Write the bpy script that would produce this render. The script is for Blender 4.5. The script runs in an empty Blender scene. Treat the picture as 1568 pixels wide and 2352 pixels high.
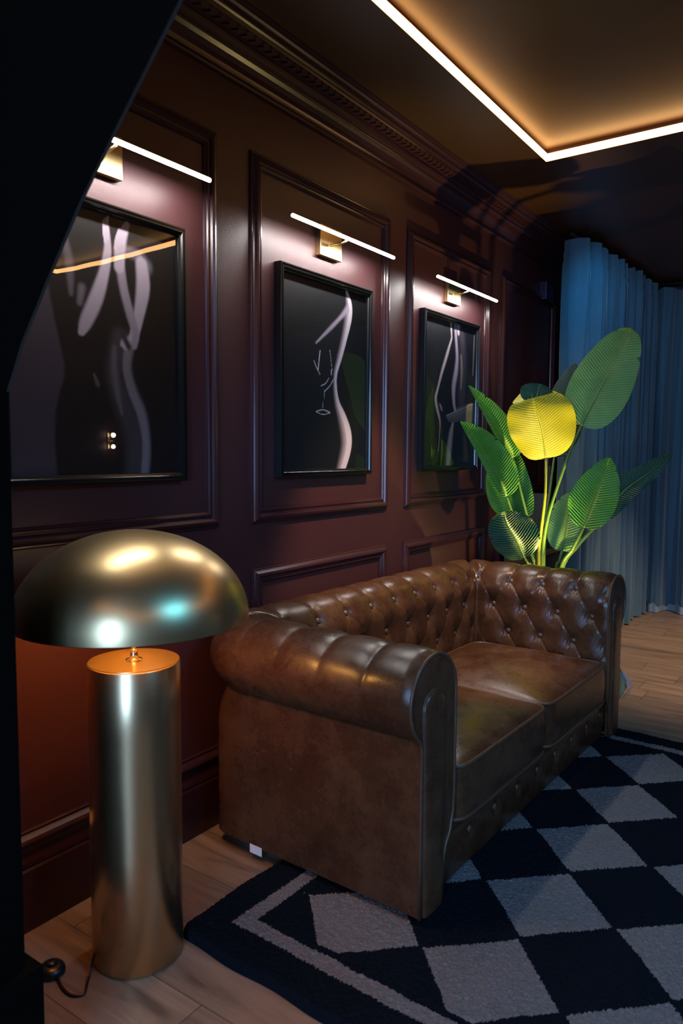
import bpy, bmesh, math, random
import numpy as np
from mathutils import Vector, Matrix

random.seed(7)
rng = np.random.default_rng(7)
PI = math.pi
scene = bpy.context.scene
COL = scene.collection

# ------------------------------------------------------------------ camera, world, exposure
cam_d = bpy.data.cameras.new('camera')
cam = bpy.data.objects.new('camera', cam_d)
COL.objects.link(cam)
scene.camera = cam


def cam_rot(yaw, pitch, roll):
    f = Vector((-math.sin(yaw) * math.cos(pitch), math.cos(yaw) * math.cos(pitch), -math.sin(pitch)))
    r = Vector((math.cos(yaw), math.sin(yaw), 0))
    d = f.cross(r)
    r2 = math.cos(roll) * r + math.sin(roll) * d
    d2 = -math.sin(roll) * r + math.cos(roll) * d
    return Matrix((r2, -d2, -f)).transposed()


m4 = cam_rot(0.61287, 0.080905, -0.0069205).to_4x4()
m4.translation = Vector((1.7722, 0.0, 1.28))
cam.matrix_world = m4
cam_d.sensor_fit = 'VERTICAL'
cam_d.sensor_height = 36.0
cam_d.sensor_width = 24.0
cam_d.lens = 1698.7 / 2352 * 36
cam_d.clip_start = 0.02
cam_d.dof.use_dof = True
cam_d.dof.focus_distance = 2.9
cam_d.dof.aperture_fstop = 4.5

vs = scene.view_settings
vs.view_transform = 'Standard'
vs.look = 'None'
vs.gamma = 1.0
vs.use_curve_mapping = False
vs.exposure = 0.0

world = bpy.data.worlds.new('world')
scene.world = world
world.use_nodes = True
world.node_tree.nodes['Background'].inputs[0].default_value = (0.02, 0.03, 0.05, 1)
world.node_tree.nodes['Background'].inputs[1].default_value = 0.05

# light levels, all in one place
P_PICTURE = 4.9        # watts of each picture light
P_BULB = 13.0           # bulb under the brass dome
E_STRIP = 10.0         # emission of the ceiling strip
P_UPLIGHT = 11.0        # spot at the foot of the plant
E_BLUE_PANEL = 17.0         # glow of an unseen blue panel added behind the camera
P_BLUE_FILL = 165.0     # unseen blue fill added from high on the right
P_BLUE_CURTAIN = 33.0  # unseen blue spot, placed to bring out the curtain pleats
P_WARM = 190.0         # unseen warm spot added to brighten the sofa
P_WARM_FLOOR = 330.0    # unseen warm spot added to brighten the open floor


def lamp(name, kind, loc, power, color, target=None, size=0.05, angle=60, blend=0.3, size_y=None):
    d = bpy.data.lights.new(name, kind)
    d.energy = power
    d.color = color
    if kind == 'SPOT':
        d.spot_size = math.radians(angle)
        d.spot_blend = blend
        d.shadow_soft_size = size
    elif kind == 'AREA':
        d.shape = 'RECTANGLE'
        d.size = size
        d.size_y = size_y or size
    else:
        d.shadow_soft_size = size
    o = bpy.data.objects.new(name, d)
    COL.objects.link(o)
    o.location = loc
    if target is not None:
        o.rotation_euler = (Vector(target) - Vector(loc)).to_track_quat('-Z', 'Y').to_euler()
    return o


# unseen spots, added to colour and brighten the rug, curtain, floor and sofa
lamp('blue_fill', 'SPOT', (3.0, 1.3, 2.55), P_BLUE_FILL, (0.05, 0.44, 1.0), (1.3, 2.2, 0.0), 0.50, 95, 0.6)
lamp('blue_fill_curtain', 'SPOT', (0.75, 3.75, 2.58), P_BLUE_CURTAIN, (0.04, 0.48, 1.0), (0.40, 5.7, 1.6), 0.04, 62, 0.7)
lamp('warm_fill_floor', 'SPOT', (2.3, 4.9, 2.6), P_WARM_FLOOR, (1.0, 0.72, 0.48), (1.15, 5.1, 0.0), 0.08, 58, 0.7)
lamp('warm_fill', 'SPOT', (1.0, 2.4, 2.62), P_WARM, (1.0, 0.70, 0.42), (0.20, 2.72, 0.60), 0.06, 42, 0.5)

# ------------------------------------------------------------------ material helpers


class NT:
    def __init__(self, name):
        self.m = bpy.data.materials.new(name)
        self.m.use_nodes = True
        self.t = self.m.node_tree
        self.t.nodes.clear()
        self.out = self.t.nodes.new('ShaderNodeOutputMaterial')
        self.b = self.t.nodes.new('ShaderNodeBsdfPrincipled')
        self.t.links.new(self.b.outputs[0], self.out.inputs[0])

    def n(self, kind, **kw):
        nd = self.t.nodes.new(kind)
        for k, v in kw.items():
            setattr(nd, k, v)
        return nd

    def put(self, sock, v):
        if isinstance(v, bpy.types.NodeSocket):
            self.t.links.new(v, sock)
        else:
            sock.default_value = v

    def math(self, op, a, b=0.0, c=0.0):
        nd = self.n('ShaderNodeMath', operation=op)
        self.put(nd.inputs[0], a)
        self.put(nd.inputs[1], b)
        if op in ('MULTIPLY_ADD', 'SMOOTH_MIN', 'SMOOTH_MAX', 'COMPARE'):
            self.put(nd.inputs[2], c)
        return nd.outputs[0]

    def coord(self, which='Object'):
        return self.n('ShaderNodeTexCoord').outputs[which]

    def mapping(self, vec, scale=(1, 1, 1), loc=(0, 0, 0), rot=(0, 0, 0)):
        nd = self.n('ShaderNodeMapping')
        self.put(nd.inputs[0], vec)
        nd.inputs['Location'].default_value = loc
        nd.inputs['Rotation'].default_value = rot
        nd.inputs['Scale'].default_value = scale
        return nd.outputs[0]

    def noise(self, vec, scale, detail=3.0, rough=0.5, dist=0.0):
        nd = self.n('ShaderNodeTexNoise')
        self.put(nd.inputs['Vector'], vec)
        nd.inputs['Scale'].default_value = scale
        nd.inputs['Detail'].default_value = detail
        nd.inputs['Roughness'].default_value = rough
        nd.inputs['Distortion'].default_value = dist
        return nd

    def ramp(self, fac, stops, interp='LINEAR'):
        nd = self.n('ShaderNodeValToRGB')
        nd.color_ramp.interpolation = interp
        els = nd.color_ramp.elements
        while len(els) < len(stops):
            els.new(0.5)
        for e, (p, c) in zip(els, stops):
            e.position = p
            e.color = (c[0], c[1], c[2], 1) if len(c) == 3 else c
        self.put(nd.inputs[0], fac)
        return nd.outputs[0]

    def mix(self, fac, a, b):
        nd = self.n('ShaderNodeMix', data_type='RGBA')
        self.put(nd.inputs[0], fac)
        for s, v in ((nd.inputs[6], a), (nd.inputs[7], b)):
            if not isinstance(v, bpy.types.NodeSocket) and len(v) == 3:
                v = (*v, 1)
            self.put(s, v)
        return nd.outputs[2]

    def bump(self, h, strength=0.3, dist=0.002, normal=None):
        nd = self.n('ShaderNodeBump')
        self.put(nd.inputs['Height'], h)
        nd.inputs['Strength'].default_value = strength
        nd.inputs['Distance'].default_value = dist
        if normal is not None:
            self.put(nd.inputs['Normal'], normal)
        return nd.outputs[0]

    def set(self, **kw):
        names = dict(color='Base Color', rough='Roughness', metal='Metallic', normal='Normal', coat='Coat Weight',
                     coat_rough='Coat Roughness', sheen='Sheen Weight', emit='Emission Color', estr='Emission Strength',
                     spec='Specular IOR Level', aniso='Anisotropic', trans='Transmission Weight', alpha='Alpha',
                     sheen_rough='Sheen Roughness', subs='Subsurface Weight')
        for k, v in kw.items():
            if isinstance(v, tuple) and len(v) == 3:
                v = (*v, 1)
            self.put(self.b.inputs[names[k]], v)
        return self.m


def simple(name, color, rough=0.5, metal=0.0, nscale=60.0, var=0.12, bstr=0.05, **kw):
    """plain painted or moulded surface with a little tonal and roughness variation"""
    t = NT(name)
    v = t.coord()
    nz = t.noise(v, nscale, 3)
    lo = tuple(c * (1 - var) for c in color)
    hi = tuple(min(1, c * (1 + var)) for c in color)
    t.set(color=t.mix(nz.outputs[0], lo, hi), rough=rough, metal=metal, normal=t.bump(nz.outputs[0], bstr, 0.001), **kw)
    return t.m


def emissive(name, color, strength):
    t = NT(name)
    return t.set(color=(0.8, 0.8, 0.8), emit=color, estr=strength, rough=0.5)


M = {}


def make_materials():
    # satin maroon wall paint with roller texture
    t = NT('maroon_paint')
    v = t.coord()
    big = t.noise(v, 1.3, 3)
    fine = t.noise(v, 260, 2)
    mid = t.noise(v, 28, 3)
    col = t.mix(big.outputs[0], (0.056, 0.0175, 0.0200), (0.070, 0.0215, 0.0245))
    h = t.math('ADD', fine.outputs[0], t.math('MULTIPLY', mid.outputs[0], 0.6))
    M['wall'] = t.set(color=col, rough=0.44, normal=t.bump(h, 0.40, 0.0011))
    t = NT('maroon_gloss_trim')
    v = t.coord()
    fine = t.noise(v, 120, 2)
    M['trim'] = t.set(color=(0.042, 0.014, 0.018), rough=0.24, normal=t.bump(fine.outputs[0], 0.08, 0.001))
    # ceiling
    t = NT('ceiling_paint')
    v = t.coord()
    n1 = t.noise(v, 2.0, 3)
    n2 = t.noise(v, 180, 2)
    M['ceiling'] = t.set(color=t.mix(n1.outputs[0], (0.044, 0.016, 0.004), (0.054, 0.020, 0.005)), rough=0.42,
                         normal=t.bump(n2.outputs[0], 0.12, 0.001))
    M['navy_paint'] = simple('navy_paint', (0.0022, 0.0026, 0.0022), 0.9, 0, 9, spec=0.03)
    M['navy_edge'] = simple('grey_board_edge', (0.03, 0.032, 0.03), 0.5, 0, 20)
    # oak laminate, boards running away from the picture wall (x)
    t = NT('oak_planks')
    v = t.coord()
    sep = t.n('ShaderNodeSeparateXYZ')
    t.put(sep.inputs[0], v)
    w = 0.19
    L = 1.29
    row = t.math('FLOOR', t.math('DIVIDE', sep.outputs[1], w))
    fy = t.math('FRACT', t.math('DIVIDE', sep.outputs[1], w))
    wn = t.n('ShaderNodeTexWhiteNoise', noise_dimensions='1D')
    t.put(wn.inputs['W'], row)
    xs = t.math('ADD', t.math('DIVIDE', sep.outputs[0], L), t.math('MULTIPLY', wn.outputs['Value'], 1.0))
    col_i = t.math('FLOOR', xs)
    fx = t.math('FRACT', xs)
    comb = t.n('ShaderNodeCombineXYZ')
    t.put(comb.inputs[0], row)
    t.put(comb.inputs[1], col_i)
    wn2 = t.n('ShaderNodeTexWhiteNoise', noise_dimensions='2D')
    t.put(wn2.inputs['Vector'], comb.outputs[0])
    off = t.n('ShaderNodeVectorMath', operation='MULTIPLY_ADD')
    t.put(off.inputs[0], wn2.outputs['Color'])
    off.inputs[1].default_value = (7, 7, 7)
    t.put(off.inputs[2], t.mapping(v, (1.3, 13, 1)))
    g1 = t.noise(off.outputs[0], 1.5, 6, 0.6, 0.8)
    off2 = t.mapping(v, (5, 120, 1))
    g2 = t.noise(off2, 1.0, 4, 0.6, 0.2)
    base = t.ramp(g1.outputs[0], [(0.30, (0.13, 0.085, 0.055)), (0.45, (0.26, 0.175, 0.115)), (0.58, (0.34, 0.235, 0.155)), (0.75, (0.40, 0.285, 0.195))])
    base = t.mix(t.math('MULTIPLY', g2.outputs[0], 0.45), base, (0.17, 0.11, 0.07))
    tone = t.ramp(wn2.outputs['Value'], [(0.0, (0.72, 0.72, 0.72)), (1.0, (1.05, 1.03, 1.0))])
    mul = t.n('ShaderNodeMix', data_type='RGBA', blend_type='MULTIPLY')
    mul.inputs[0].default_value = 1.0
    t.put(mul.inputs[6], base)
    t.put(mul.inputs[7], tone)
    ey = t.math('MINIMUM', fy, t.math('SUBTRACT', 1.0, fy))
    ex = t.math('MINIMUM', fx, t.math('SUBTRACT', 1.0, fx))
    gy = t.math('LESS_THAN', ey, 0.007)
    gx = t.math('LESS_THAN', ex, 0.0012)
    gap = t.math('MAXIMUM', gy, gx)
    colr = t.mix(t.math('MULTIPLY', gap, 0.75), mul.outputs[2], (0.03, 0.02, 0.015))
    hh = t.math('SUBTRACT', t.math('MULTIPLY', g2.outputs[0], 0.4), gap)
    M['floor'] = t.set(color=colr, rough=0.40, normal=t.bump(hh, 0.25, 0.0012))
    # distressed brown leather
    t = NT('brown_leather')
    v = t.coord()
    a = t.noise(v, 4.5, 4, 0.55, 0.2)
    a2 = t.noise(v, 19, 5, 0.62, 0.3)
    b = t.noise(v, 75, 4, 0.6)
    c = t.noise(v, 230, 4, 0.75)
    vor = t.n('ShaderNodeTexVoronoi', feature='DISTANCE_TO_EDGE')
    t.put(vor.inputs['Vector'], v)
    vor.inputs['Scale'].default_value = 240
    m1 = t.math('ADD', t.math('MULTIPLY', a.outputs[0], 0.50), t.math('ADD', t.math('MULTIPLY', a2.outputs[0], 0.32), t.math('MULTIPLY', b.outputs[0], 0.18)))
    colr = t.ramp(m1, [(0.36, (0.046, 0.0175, 0.0085)), (0.50, (0.074, 0.0310, 0.0145)), (0.66, (0.120, 0.057, 0.0265))])
    speck = t.ramp(c.outputs[0], [(0.40, (0.55, 0.52, 0.50)), (0.56, (1.10, 1.10, 1.10))])
    mul = t.n('ShaderNodeMix', data_type='RGBA', blend_type='MULTIPLY')
    mul.inputs[0].default_value = 0.6
    t.put(mul.inputs[6], colr)
    t.put(mul.inputs[7], speck)
    rgh = t.ramp(m1, [(0.40, (0.22, 0.22, 0.22)), (0.62, (0.36, 0.36, 0.36))])
    h = t.math('ADD', t.math('MULTIPLY', vor.outputs['Distance'], 0.5), t.math('MULTIPLY', b.outputs[0], 0.4))
    M['leather'] = t.set(color=mul.outputs[2], rough=rgh, normal=t.bump(h, 0.30, 0.0012), spec=0.5)
    t = NT('leather_piping')
    v = t.coord()
    b = t.noise(v, 60, 4)
    M['piping'] = t.set(color=t.mix(b.outputs[0], (0.05, 0.026, 0.016), (0.12, 0.065, 0.038)), rough=0.36)
    # brushed brass
    t = NT('brushed_brass_rings')
    v = t.coord()
    n1 = t.noise(t.mapping(v, (3, 3, 900)), 1.0, 3)
    n2 = t.noise(v, 5, 3)
    M['brass_fine'] = None
    M['brass'] = t.set(color=t.mix(n2.outputs[0], (0.60, 0.44, 0.23), (0.68, 0.51, 0.29)), metal=1.0,
                       rough=t.ramp(n1.outputs[0], [(0.3, (0.28, 0.28, 0.28)), (0.7, (0.33, 0.33, 0.33))]),
                       normal=t.bump(n1.outputs[0], 0.03, 0.0003))
    t = NT('brushed_brass_dome')
    v = t.coord()
    n1 = t.noise(t.mapping(v, (2, 2, 60)), 1.0, 2)
    M['brass_dome'] = t.set(color=t.mix(n1.outputs[0], (0.66, 0.48, 0.23), (0.72, 0.53, 0.27)), metal=1.0, rough=0.33)
    M['brass_fine'] = simple('satin_brass', (0.62, 0.46, 0.22), 0.30, 1.0, 200, 0.1, 0.02)
    M['steel'] = simple('steel', (0.55, 0.52, 0.48), 0.25, 1.0, 200, 0.08, 0.02)
    M['black_plastic'] = simple('black_plastic', (0.012, 0.012, 0.013), 0.35)
    M['black_wood'] = simple('black_wood', (0.01, 0.008, 0.007), 0.4)
    # picture frame, black gloss
    M['frame'] = simple('black_lacquer_frame', (0.006, 0.0065, 0.007), 0.20, 0.0, 90, 0.1, 0.02, spec=0.6)
    # picture glass
    t = NT('picture_glass')
    t.t.nodes.remove(t.b)
    gl = t.n('ShaderNodeBsdfGlossy')
    gl.inputs['Roughness'].default_value = 0.006
    tr = t.n('ShaderNodeBsdfTransparent')
    # reflectance of a thin pane, the same from either side
    geo = t.n('ShaderNodeNewGeometry')
    dt = t.n('ShaderNodeVectorMath', operation='DOT_PRODUCT')
    t.put(dt.inputs[0], geo.outputs['Incoming'])
    t.put(dt.inputs[1], geo.outputs['Normal'])
    c1 = t.math('SUBTRACT', 1.0, t.math('ABSOLUTE', dt.outputs['Value']))
    fr = t.math('MULTIPLY_ADD', t.math('POWER', c1, 5.0), 0.88, 0.12)
    nz = t.noise(t.coord(), 3.0, 2)
    t.put(gl.inputs['Normal'], t.bump(nz.outputs[0], 0.05, 0.012))
    mx = t.n('ShaderNodeMixShader')
    t.put(mx.inputs[0], fr)
    t.put(mx.inputs[1], tr.outputs[0])
    t.put(mx.inputs[2], gl.outputs[0])
    t.put(t.out.inputs[0], mx.outputs[0])
    M['glass'] = t.m
    # printed photograph: colours are the print's own ink
    t = NT('photo_print')
    at = t.n('ShaderNodeAttribute', attribute_name='ink')
    gr = t.noise(t.coord(), 900, 1)
    M['print'] = t.set(color=t.mix(t.math('MULTIPLY', gr.outputs[0], 0.12), at.outputs['Color'], (0.02, 0.02, 0.02)), rough=0.45)
    # lamps
    M['tube'] = emissive('tube_diffuser', (0.93, 0.96, 1.0), 14.0)
    M['strip'] = emissive('strip_diffuser', (1.0, 0.50, 0.16), E_STRIP)
    M['bulb'] = emissive('bulb_glass', (1.0, 0.55, 0.18), 12.0)
    # velvet curtains
    t = NT('blue_velvet')
    v = t.coord()
    n1 = t.noise(t.mapping(v, (1, 1, 0.5)), 9, 4, 0.6, 0.6)
    n2 = t.noise(v, 300, 2)
    M['velvet'] = t.set(color=t.mix(n1.outputs[0], (0.050, 0.105, 0.145), (0.085, 0.16, 0.215)), rough=0.75, sheen=0.6, sheen_rough=0.4,
                        normal=t.bump(t.math('ADD', n1.outputs[0], t.math('MULTIPLY', n2.outputs[0], 0.15)), 0.5, 0.006))
    t = NT('brown_drape')
    v = t.coord()
    n1 = t.noise(v, 9, 4)
    M['drape'] = t.set(color=t.mix(n1.outputs[0], (0.10, 0.075, 0.055), (0.16, 0.12, 0.09)), rough=0.8, sheen=0.3)
    M['fringe'] = simple('pale_lining', (0.30, 0.36, 0.40), 0.8)
    # leaves
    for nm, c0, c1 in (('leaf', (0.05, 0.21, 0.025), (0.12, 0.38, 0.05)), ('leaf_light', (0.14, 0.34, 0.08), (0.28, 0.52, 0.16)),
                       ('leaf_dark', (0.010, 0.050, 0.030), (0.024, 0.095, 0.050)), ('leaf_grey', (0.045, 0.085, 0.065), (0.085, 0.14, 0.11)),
                       ('leaf_lit_yellow', (0.34, 0.32, 0.008), (0.56, 0.50, 0.012))):  # last entry: a green leaf with the uplight's yellow put into its colour
        t = NT(nm)
        uv = t.n('ShaderNodeUVMap').outputs[0]
        sp = t.n('ShaderNodeSeparateXYZ')
        t.put(sp.inputs[0], uv)
        # uv.x = vein phase, uv.y = distance from the midrib
        s = t.math('SINE', t.math('MULTIPLY', sp.outputs[0], 2 * PI))
        s3 = t.math('SINE', t.math('MULTIPLY', sp.outputs[0], 6 * PI))
        nz = t.noise(t.coord(), 14, 4)
        vein = t.math('POWER', t.math('MULTIPLY_ADD', s, 0.5, 0.5), 6.0)
        colr = t.mix(nz.outputs[0], c0, c1)
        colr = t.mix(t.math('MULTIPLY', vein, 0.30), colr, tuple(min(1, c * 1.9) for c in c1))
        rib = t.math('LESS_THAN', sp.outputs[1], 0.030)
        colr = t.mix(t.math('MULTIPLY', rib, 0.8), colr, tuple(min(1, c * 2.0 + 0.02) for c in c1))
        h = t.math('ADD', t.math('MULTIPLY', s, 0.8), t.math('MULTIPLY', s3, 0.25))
        M[nm] = t.set(color=colr, rough=0.38, normal=t.bump(h, 0.8, 0.002 if nm == 'leaf_lit_yellow' else 0.004), spec=0.4)
        # thin leaf lets some light through
        tl = t.n('ShaderNodeBsdfTranslucent')
        t.put(tl.inputs[0], colr)
        mx = t.n('ShaderNodeMixShader')
        mx.inputs[0].default_value = 0.22
        t.put(mx.inputs[1], t.b.outputs[0])
        t.put(mx.inputs[2], tl.outputs[0])
        t.put(t.out.inputs[0], mx.outputs[0])
    t = NT('stem_green')
    v = t.coord()
    n1 = t.noise(v, 25, 3)
    M['stem'] = t.set(color=t.mix(n1.outputs[0], (0.05, 0.16, 0.03), (0.16, 0.24, 0.05)), rough=0.4)
    M['stem_lit_yellow'] = simple('stem_lit_yellow', (0.30, 0.30, 0.03), 0.4, 0, 25, 0.2)  # stem copy for leaf B, the uplight's yellow put into its colour
    M['soil'] = simple('dark_soil', (0.02, 0.013, 0.009), 0.9, 0, 80, 0.4, 0.5)
    M['pot'] = simple('charcoal_pot', (0.02, 0.02, 0.022), 0.5)
    # cabinet wood
    t = NT('walnut_veneer')
    v = t.coord()
    n1 = t.noise(t.mapping(v, (40, 40, 2)), 1.5, 5, 0.6, 0.5)
    M['walnut'] = t.set(color=t.mix(n1.outputs[0], (0.07, 0.042, 0.03), (0.16, 0.10, 0.07)), rough=0.45)
    M['slate'] = simple('slate_board', (0.030, 0.038, 0.048), 0.45, 0, 30, 0.3)
    M['paper'] = simple('kraft_paper', (0.42, 0.30, 0.13), 0.7, 0, 30, 0.2, 0.3)
    M['film'] = simple('clear_film', (0.5, 0.55, 0.6), 0.12, 0, 40, 0.2, 0.4, alpha=0.45)
    M['white'] = simple('white_tag', (0.75, 0.75, 0.75), 0.5)
    M['purple_box'] = simple('grey_violet_box', (0.03, 0.022, 0.045), 0.4)
    M['pale_fabric'] = simple('pale_blue_fabric', (0.35, 0.45, 0.58), 0.8, 0, 50)

    # rug: cream diamonds, stripe border, everything else near-black navy (object space of the rug)
    t = NT('diamond_rug')
    v = t.coord()
    wob = t.noise(v, 110, 3, 0.8)
    wv = t.n('ShaderNodeVectorMath', operation='MULTIPLY_ADD')
    t.put(wv.inputs[0], wob.outputs['Color'])
    wv.inputs[1].default_value = (0.020, 0.020, 0)
    t.put(wv.inputs[2], v)
    big = t.noise(v, 6, 2)
    wv2 = t.n('ShaderNodeVectorMath', operation='MULTIPLY_ADD')
    t.put(wv2.inputs[0], big.outputs['Color'])
    wv2.inputs[1].default_value = (0.022, 0.022, 0)
    t.put(wv2.inputs[2], wv.outputs[0])
    sp = t.n('ShaderNodeSeparateXYZ')
    t.put(sp.inputs[0], wv2.outputs[0])
    X = t.math('SUBTRACT', sp.outputs[0], 0.021)
    Y = t.math('SUBTRACT', sp.outputs[1], 0.021)
    # rug space: x from 0 to RX, y from 0 to RY; a cream diamond centred at (cx, cy)
    u = t.math('DIVIDE', t.math('SUBTRACT', X, 0.745), 0.372)
    w_ = t.math('DIVIDE', t.math('SUBTRACT', Y, 0.325), 0.374)
    fu = t.math('ABSOLUTE', t.math('SUBTRACT', u, t.math('ROUND', u)))
    fw = t.math('ABSOLUTE', t.math('SUBTRACT', w_, t.math('ROUND', w_)))
    dia = t.math('LESS_THAN', t.math('ADD', fu, fw), 0.482)
    RX, RY = 2.30, 2.19
    ed = t.math('MINIMUM', t.math('MINIMUM', X, t.math('SUBTRACT', RX, X)), t.math('MINIMUM', Y, t.math('SUBTRACT', RY, Y)))
    inner = t.math('GREATER_THAN', ed, 0.175)
    dia = t.math('MULTIPLY', dia, inner)
    stripe = t.math('LESS_THAN', t.math('ABSOLUTE', t.math('SUBTRACT', ed, 0.130)), 0.023)
    pat = t.math('MAXIMUM', dia, stripe)
    pile = t.noise(v, 420, 2, 0.7)
    pile2 = t.noise(v, 90, 3, 0.7, 1.0)
    cream = t.mix(pile2.outputs[0], (0.11, 0.108, 0.108), (0.26, 0.25, 0.245))
    dark = t.mix(pile2.outputs[0], (0.003, 0.0055, 0.009), (0.008, 0.013, 0.020))
    colr = t.mix(pat, dark, cream)
    h = t.math('ADD', t.math('MULTIPLY', pile.outputs[0], 0.5), t.math('ADD', t.math('MULTIPLY', pile2.outputs[0], 1.0), t.math('MULTIPLY', pat, 0.25)))
    M['rug'] = t.set(color=colr, rough=0.95, normal=t.bump(h, 0.9, 0.006), spec=0.05)
    M['rug_params'] = (RX, RY)


make_materials()

# ------------------------------------------------------------------ object helpers


def link(name, me, mat=None, parent=None, smooth=False):
    o = bpy.data.objects.new(name, me)
    COL.objects.link(o)
    if mat is not None:
        for m in (mat if isinstance(mat, (list, tuple)) else [mat]):
            me.materials.append(m)
    if smooth:
        me.polygons.foreach_set('use_smooth', [True] * len(me.polygons))
    if parent is not None:
        o.parent = parent
    return o


def tag(o, label, cat, group=None, kind=None):
    o['label'] = label
    o['category'] = cat
    if group:
        o['group'] = group
    if kind:
        o['kind'] = kind
    return o


def struct(o):
    o['kind'] = 'structure'
    return o


def empty(name, loc=(0, 0, 0), rz=0.0):
    o = bpy.data.objects.new(name, None)
    COL.objects.link(o)
    o.location = loc
    o.rotation_euler = (0, 0, rz)
    o.empty_display_size = 0.1
    return o


def obj(name, bm, mat, parent=None, smooth=False, recalc=True):
    if recalc:
        bmesh.ops.recalc_face_normals(bm, faces=bm.faces)
    me = bpy.data.meshes.new(name)
    bm.to_mesh(me)
    bm.free()
    return link(name, me, mat, parent, smooth)


def add_box(bm, x0, x1, y0, y1, z0, z1, bevel=0.0, seg=2):
    vs_ = [bm.verts.new(p) for p in ((x0, y0, z0), (x1, y0, z0), (x1, y1, z0), (x0, y1, z0),
                                     (x0, y0, z1), (x1, y0, z1), (x1, y1, z1), (x0, y1, z1))]
    fs = [bm.faces.new([vs_[i] for i in f]) for f in ((0, 3, 2, 1), (4, 5, 6, 7), (0, 1, 5, 4), (1, 2, 6, 5), (2, 3, 7, 6), (3, 0, 4, 7))]
    if bevel > 0:
        es = list({e for f in fs for e in f.edges})
        bmesh.ops.bevel(bm, geom=es, offset=bevel, segments=seg, affect='EDGES', profile=0.5)
    return bm


def box(name, x0, x1, y0, y1, z0, z1, mat, parent=None, bevel=0.0, seg=2):
    return obj(name, add_box(bmesh.new(), x0, x1, y0, y1, z0, z1, bevel, seg), mat, parent)


def add_tube(bm, pts, radii, seg=10, caps=True, closed=False):
    pts = [Vector(p) for p in pts]
    n = len(pts)
    if not isinstance(radii, (list, tuple)):
        radii = [radii] * n
    rings = []
    up = Vector((0, 0, 1))
    prev = None
    for i, p in enumerate(pts):
        if closed:
            d = (pts[(i + 1) % n] - pts[i - 1]).normalized()
        else:
            d = (pts[min(i + 1, n - 1)] - pts[max(i - 1, 0)]).normalized()
        if prev is None:
            a = d.cross(up)
            if a.length < 1e-3:
                a = d.cross(Vector((1, 0, 0)))
            a.normalize()
        else:
            a = prev - d * prev.dot(d)
            a.normalize()
        prev = a
        b = d.cross(a)
        rings.append([bm.verts.new(p + (a * math.cos(t) + b * math.sin(t)) * radii[i])
                      for t in [2 * PI * k / seg for k in range(seg)]])
    m = n if closed else n - 1
    for i in range(m):
        r0, r1 = rings[i], rings[(i + 1) % n]
        for k in range(seg):
            bm.faces.new((r0[k], r0[(k + 1) % seg], r1[(k + 1) % seg], r1[k]))
    if caps and not closed:
        bm.faces.new(rings[0][::-1])
        bm.faces.new(rings[-1])
    return bm


def tube(name, pts, radii, mat, parent=None, seg=10, closed=False):
    return obj(name, add_tube(bmesh.new(), pts, radii, seg, True, closed), mat, parent, smooth=True)


def spline(pts, n):
    """Catmull-Rom through pts (tuples of any dimension)"""
    P = np.array(pts, float)
    P = np.vstack([2 * P[0] - P[1], P, 2 * P[-1] - P[-2]])
    out = []
    m = len(P) - 3
    for i in range(n):
        t = i / (n - 1) * m
        k = min(int(t), m - 1)
        f = t - k
        p0, p1, p2, p3 = P[k], P[k + 1], P[k + 2], P[k + 3]
        out.append(0.5 * ((2 * p1) + (-p0 + p2) * f + (2 * p0 - 5 * p1 + 4 * p2 - p3) * f * f + (-p0 + 3 * p1 - 3 * p2 + p3) * f ** 3))
    return np.array(out)


def lathe(bm, prof, seg=96, centre=(0, 0), close_top=False):
    rings = []
    for r, z in prof:
        if r < 1e-6:
            rings.append([bm.verts.new((centre[0], centre[1], z))])
        else:
            rings.append([bm.verts.new((centre[0] + r * math.cos(2 * PI * k / seg), centre[1] + r * math.sin(2 * PI * k / seg), z)) for k in range(seg)])
    for a, b in zip(rings[:-1], rings[1:]):
        if len(a) == 1 and len(b) == 1:
            continue
        for k in range(seg):
            k2 = (k + 1) % seg
            if len(a) == 1:
                bm.faces.new((a[0], b[k], b[k2]))
            elif len(b) == 1:
                bm.faces.new((a[k], a[k2], b[0]))
            else:
                bm.faces.new((a[k], a[k2], b[k2], b[k]))
    return bm


def grid_mesh(name, V, mat, parent=None, uv=None, smooth=True, wrap_v=False, colors=None):
    """V: (nu, nv, 3) array -> quad sheet"""
    nu, nv = V.shape[:2]
    me = bpy.data.meshes.new(name)
    idx = np.arange(nu * nv).reshape(nu, nv)
    if wrap_v:
        j2 = np.roll(idx, -1, axis=1)
        a, b, c, d = idx[:-1].ravel(), idx[1:].ravel(), j2[1:].ravel(), j2[:-1].ravel()
    else:
        a, b, c, d = idx[:-1, :-1].ravel(), idx[1:, :-1].ravel(), idx[1:, 1:].ravel(), idx[:-1, 1:].ravel()
    faces = np.stack([a, b, c, d], 1)
    me.vertices.add(nu * nv)
    me.vertices.foreach_set('co', V.reshape(-1))
    me.loops.add(faces.size)
    me.loops.foreach_set('vertex_index', faces.ravel())
    me.polygons.add(len(faces))
    me.polygons.foreach_set('loop_start', np.arange(0, faces.size, 4))
    me.polygons.foreach_set('loop_total', np.full(len(faces), 4))
    me.update(calc_edges=True)
    if uv is not None:
        l = me.uv_layers.new(name='UVMap')
        l.data.foreach_set('uv', uv.reshape(-1, 2)[faces.ravel()].ravel())
    if colors is not None:
        ca = me.color_attributes.new('ink', 'FLOAT_COLOR', 'POINT')
        ca.data.foreach_set('color', colors.reshape(-1))
    me.validate()
    return link(name, me, mat, parent, smooth)


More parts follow.
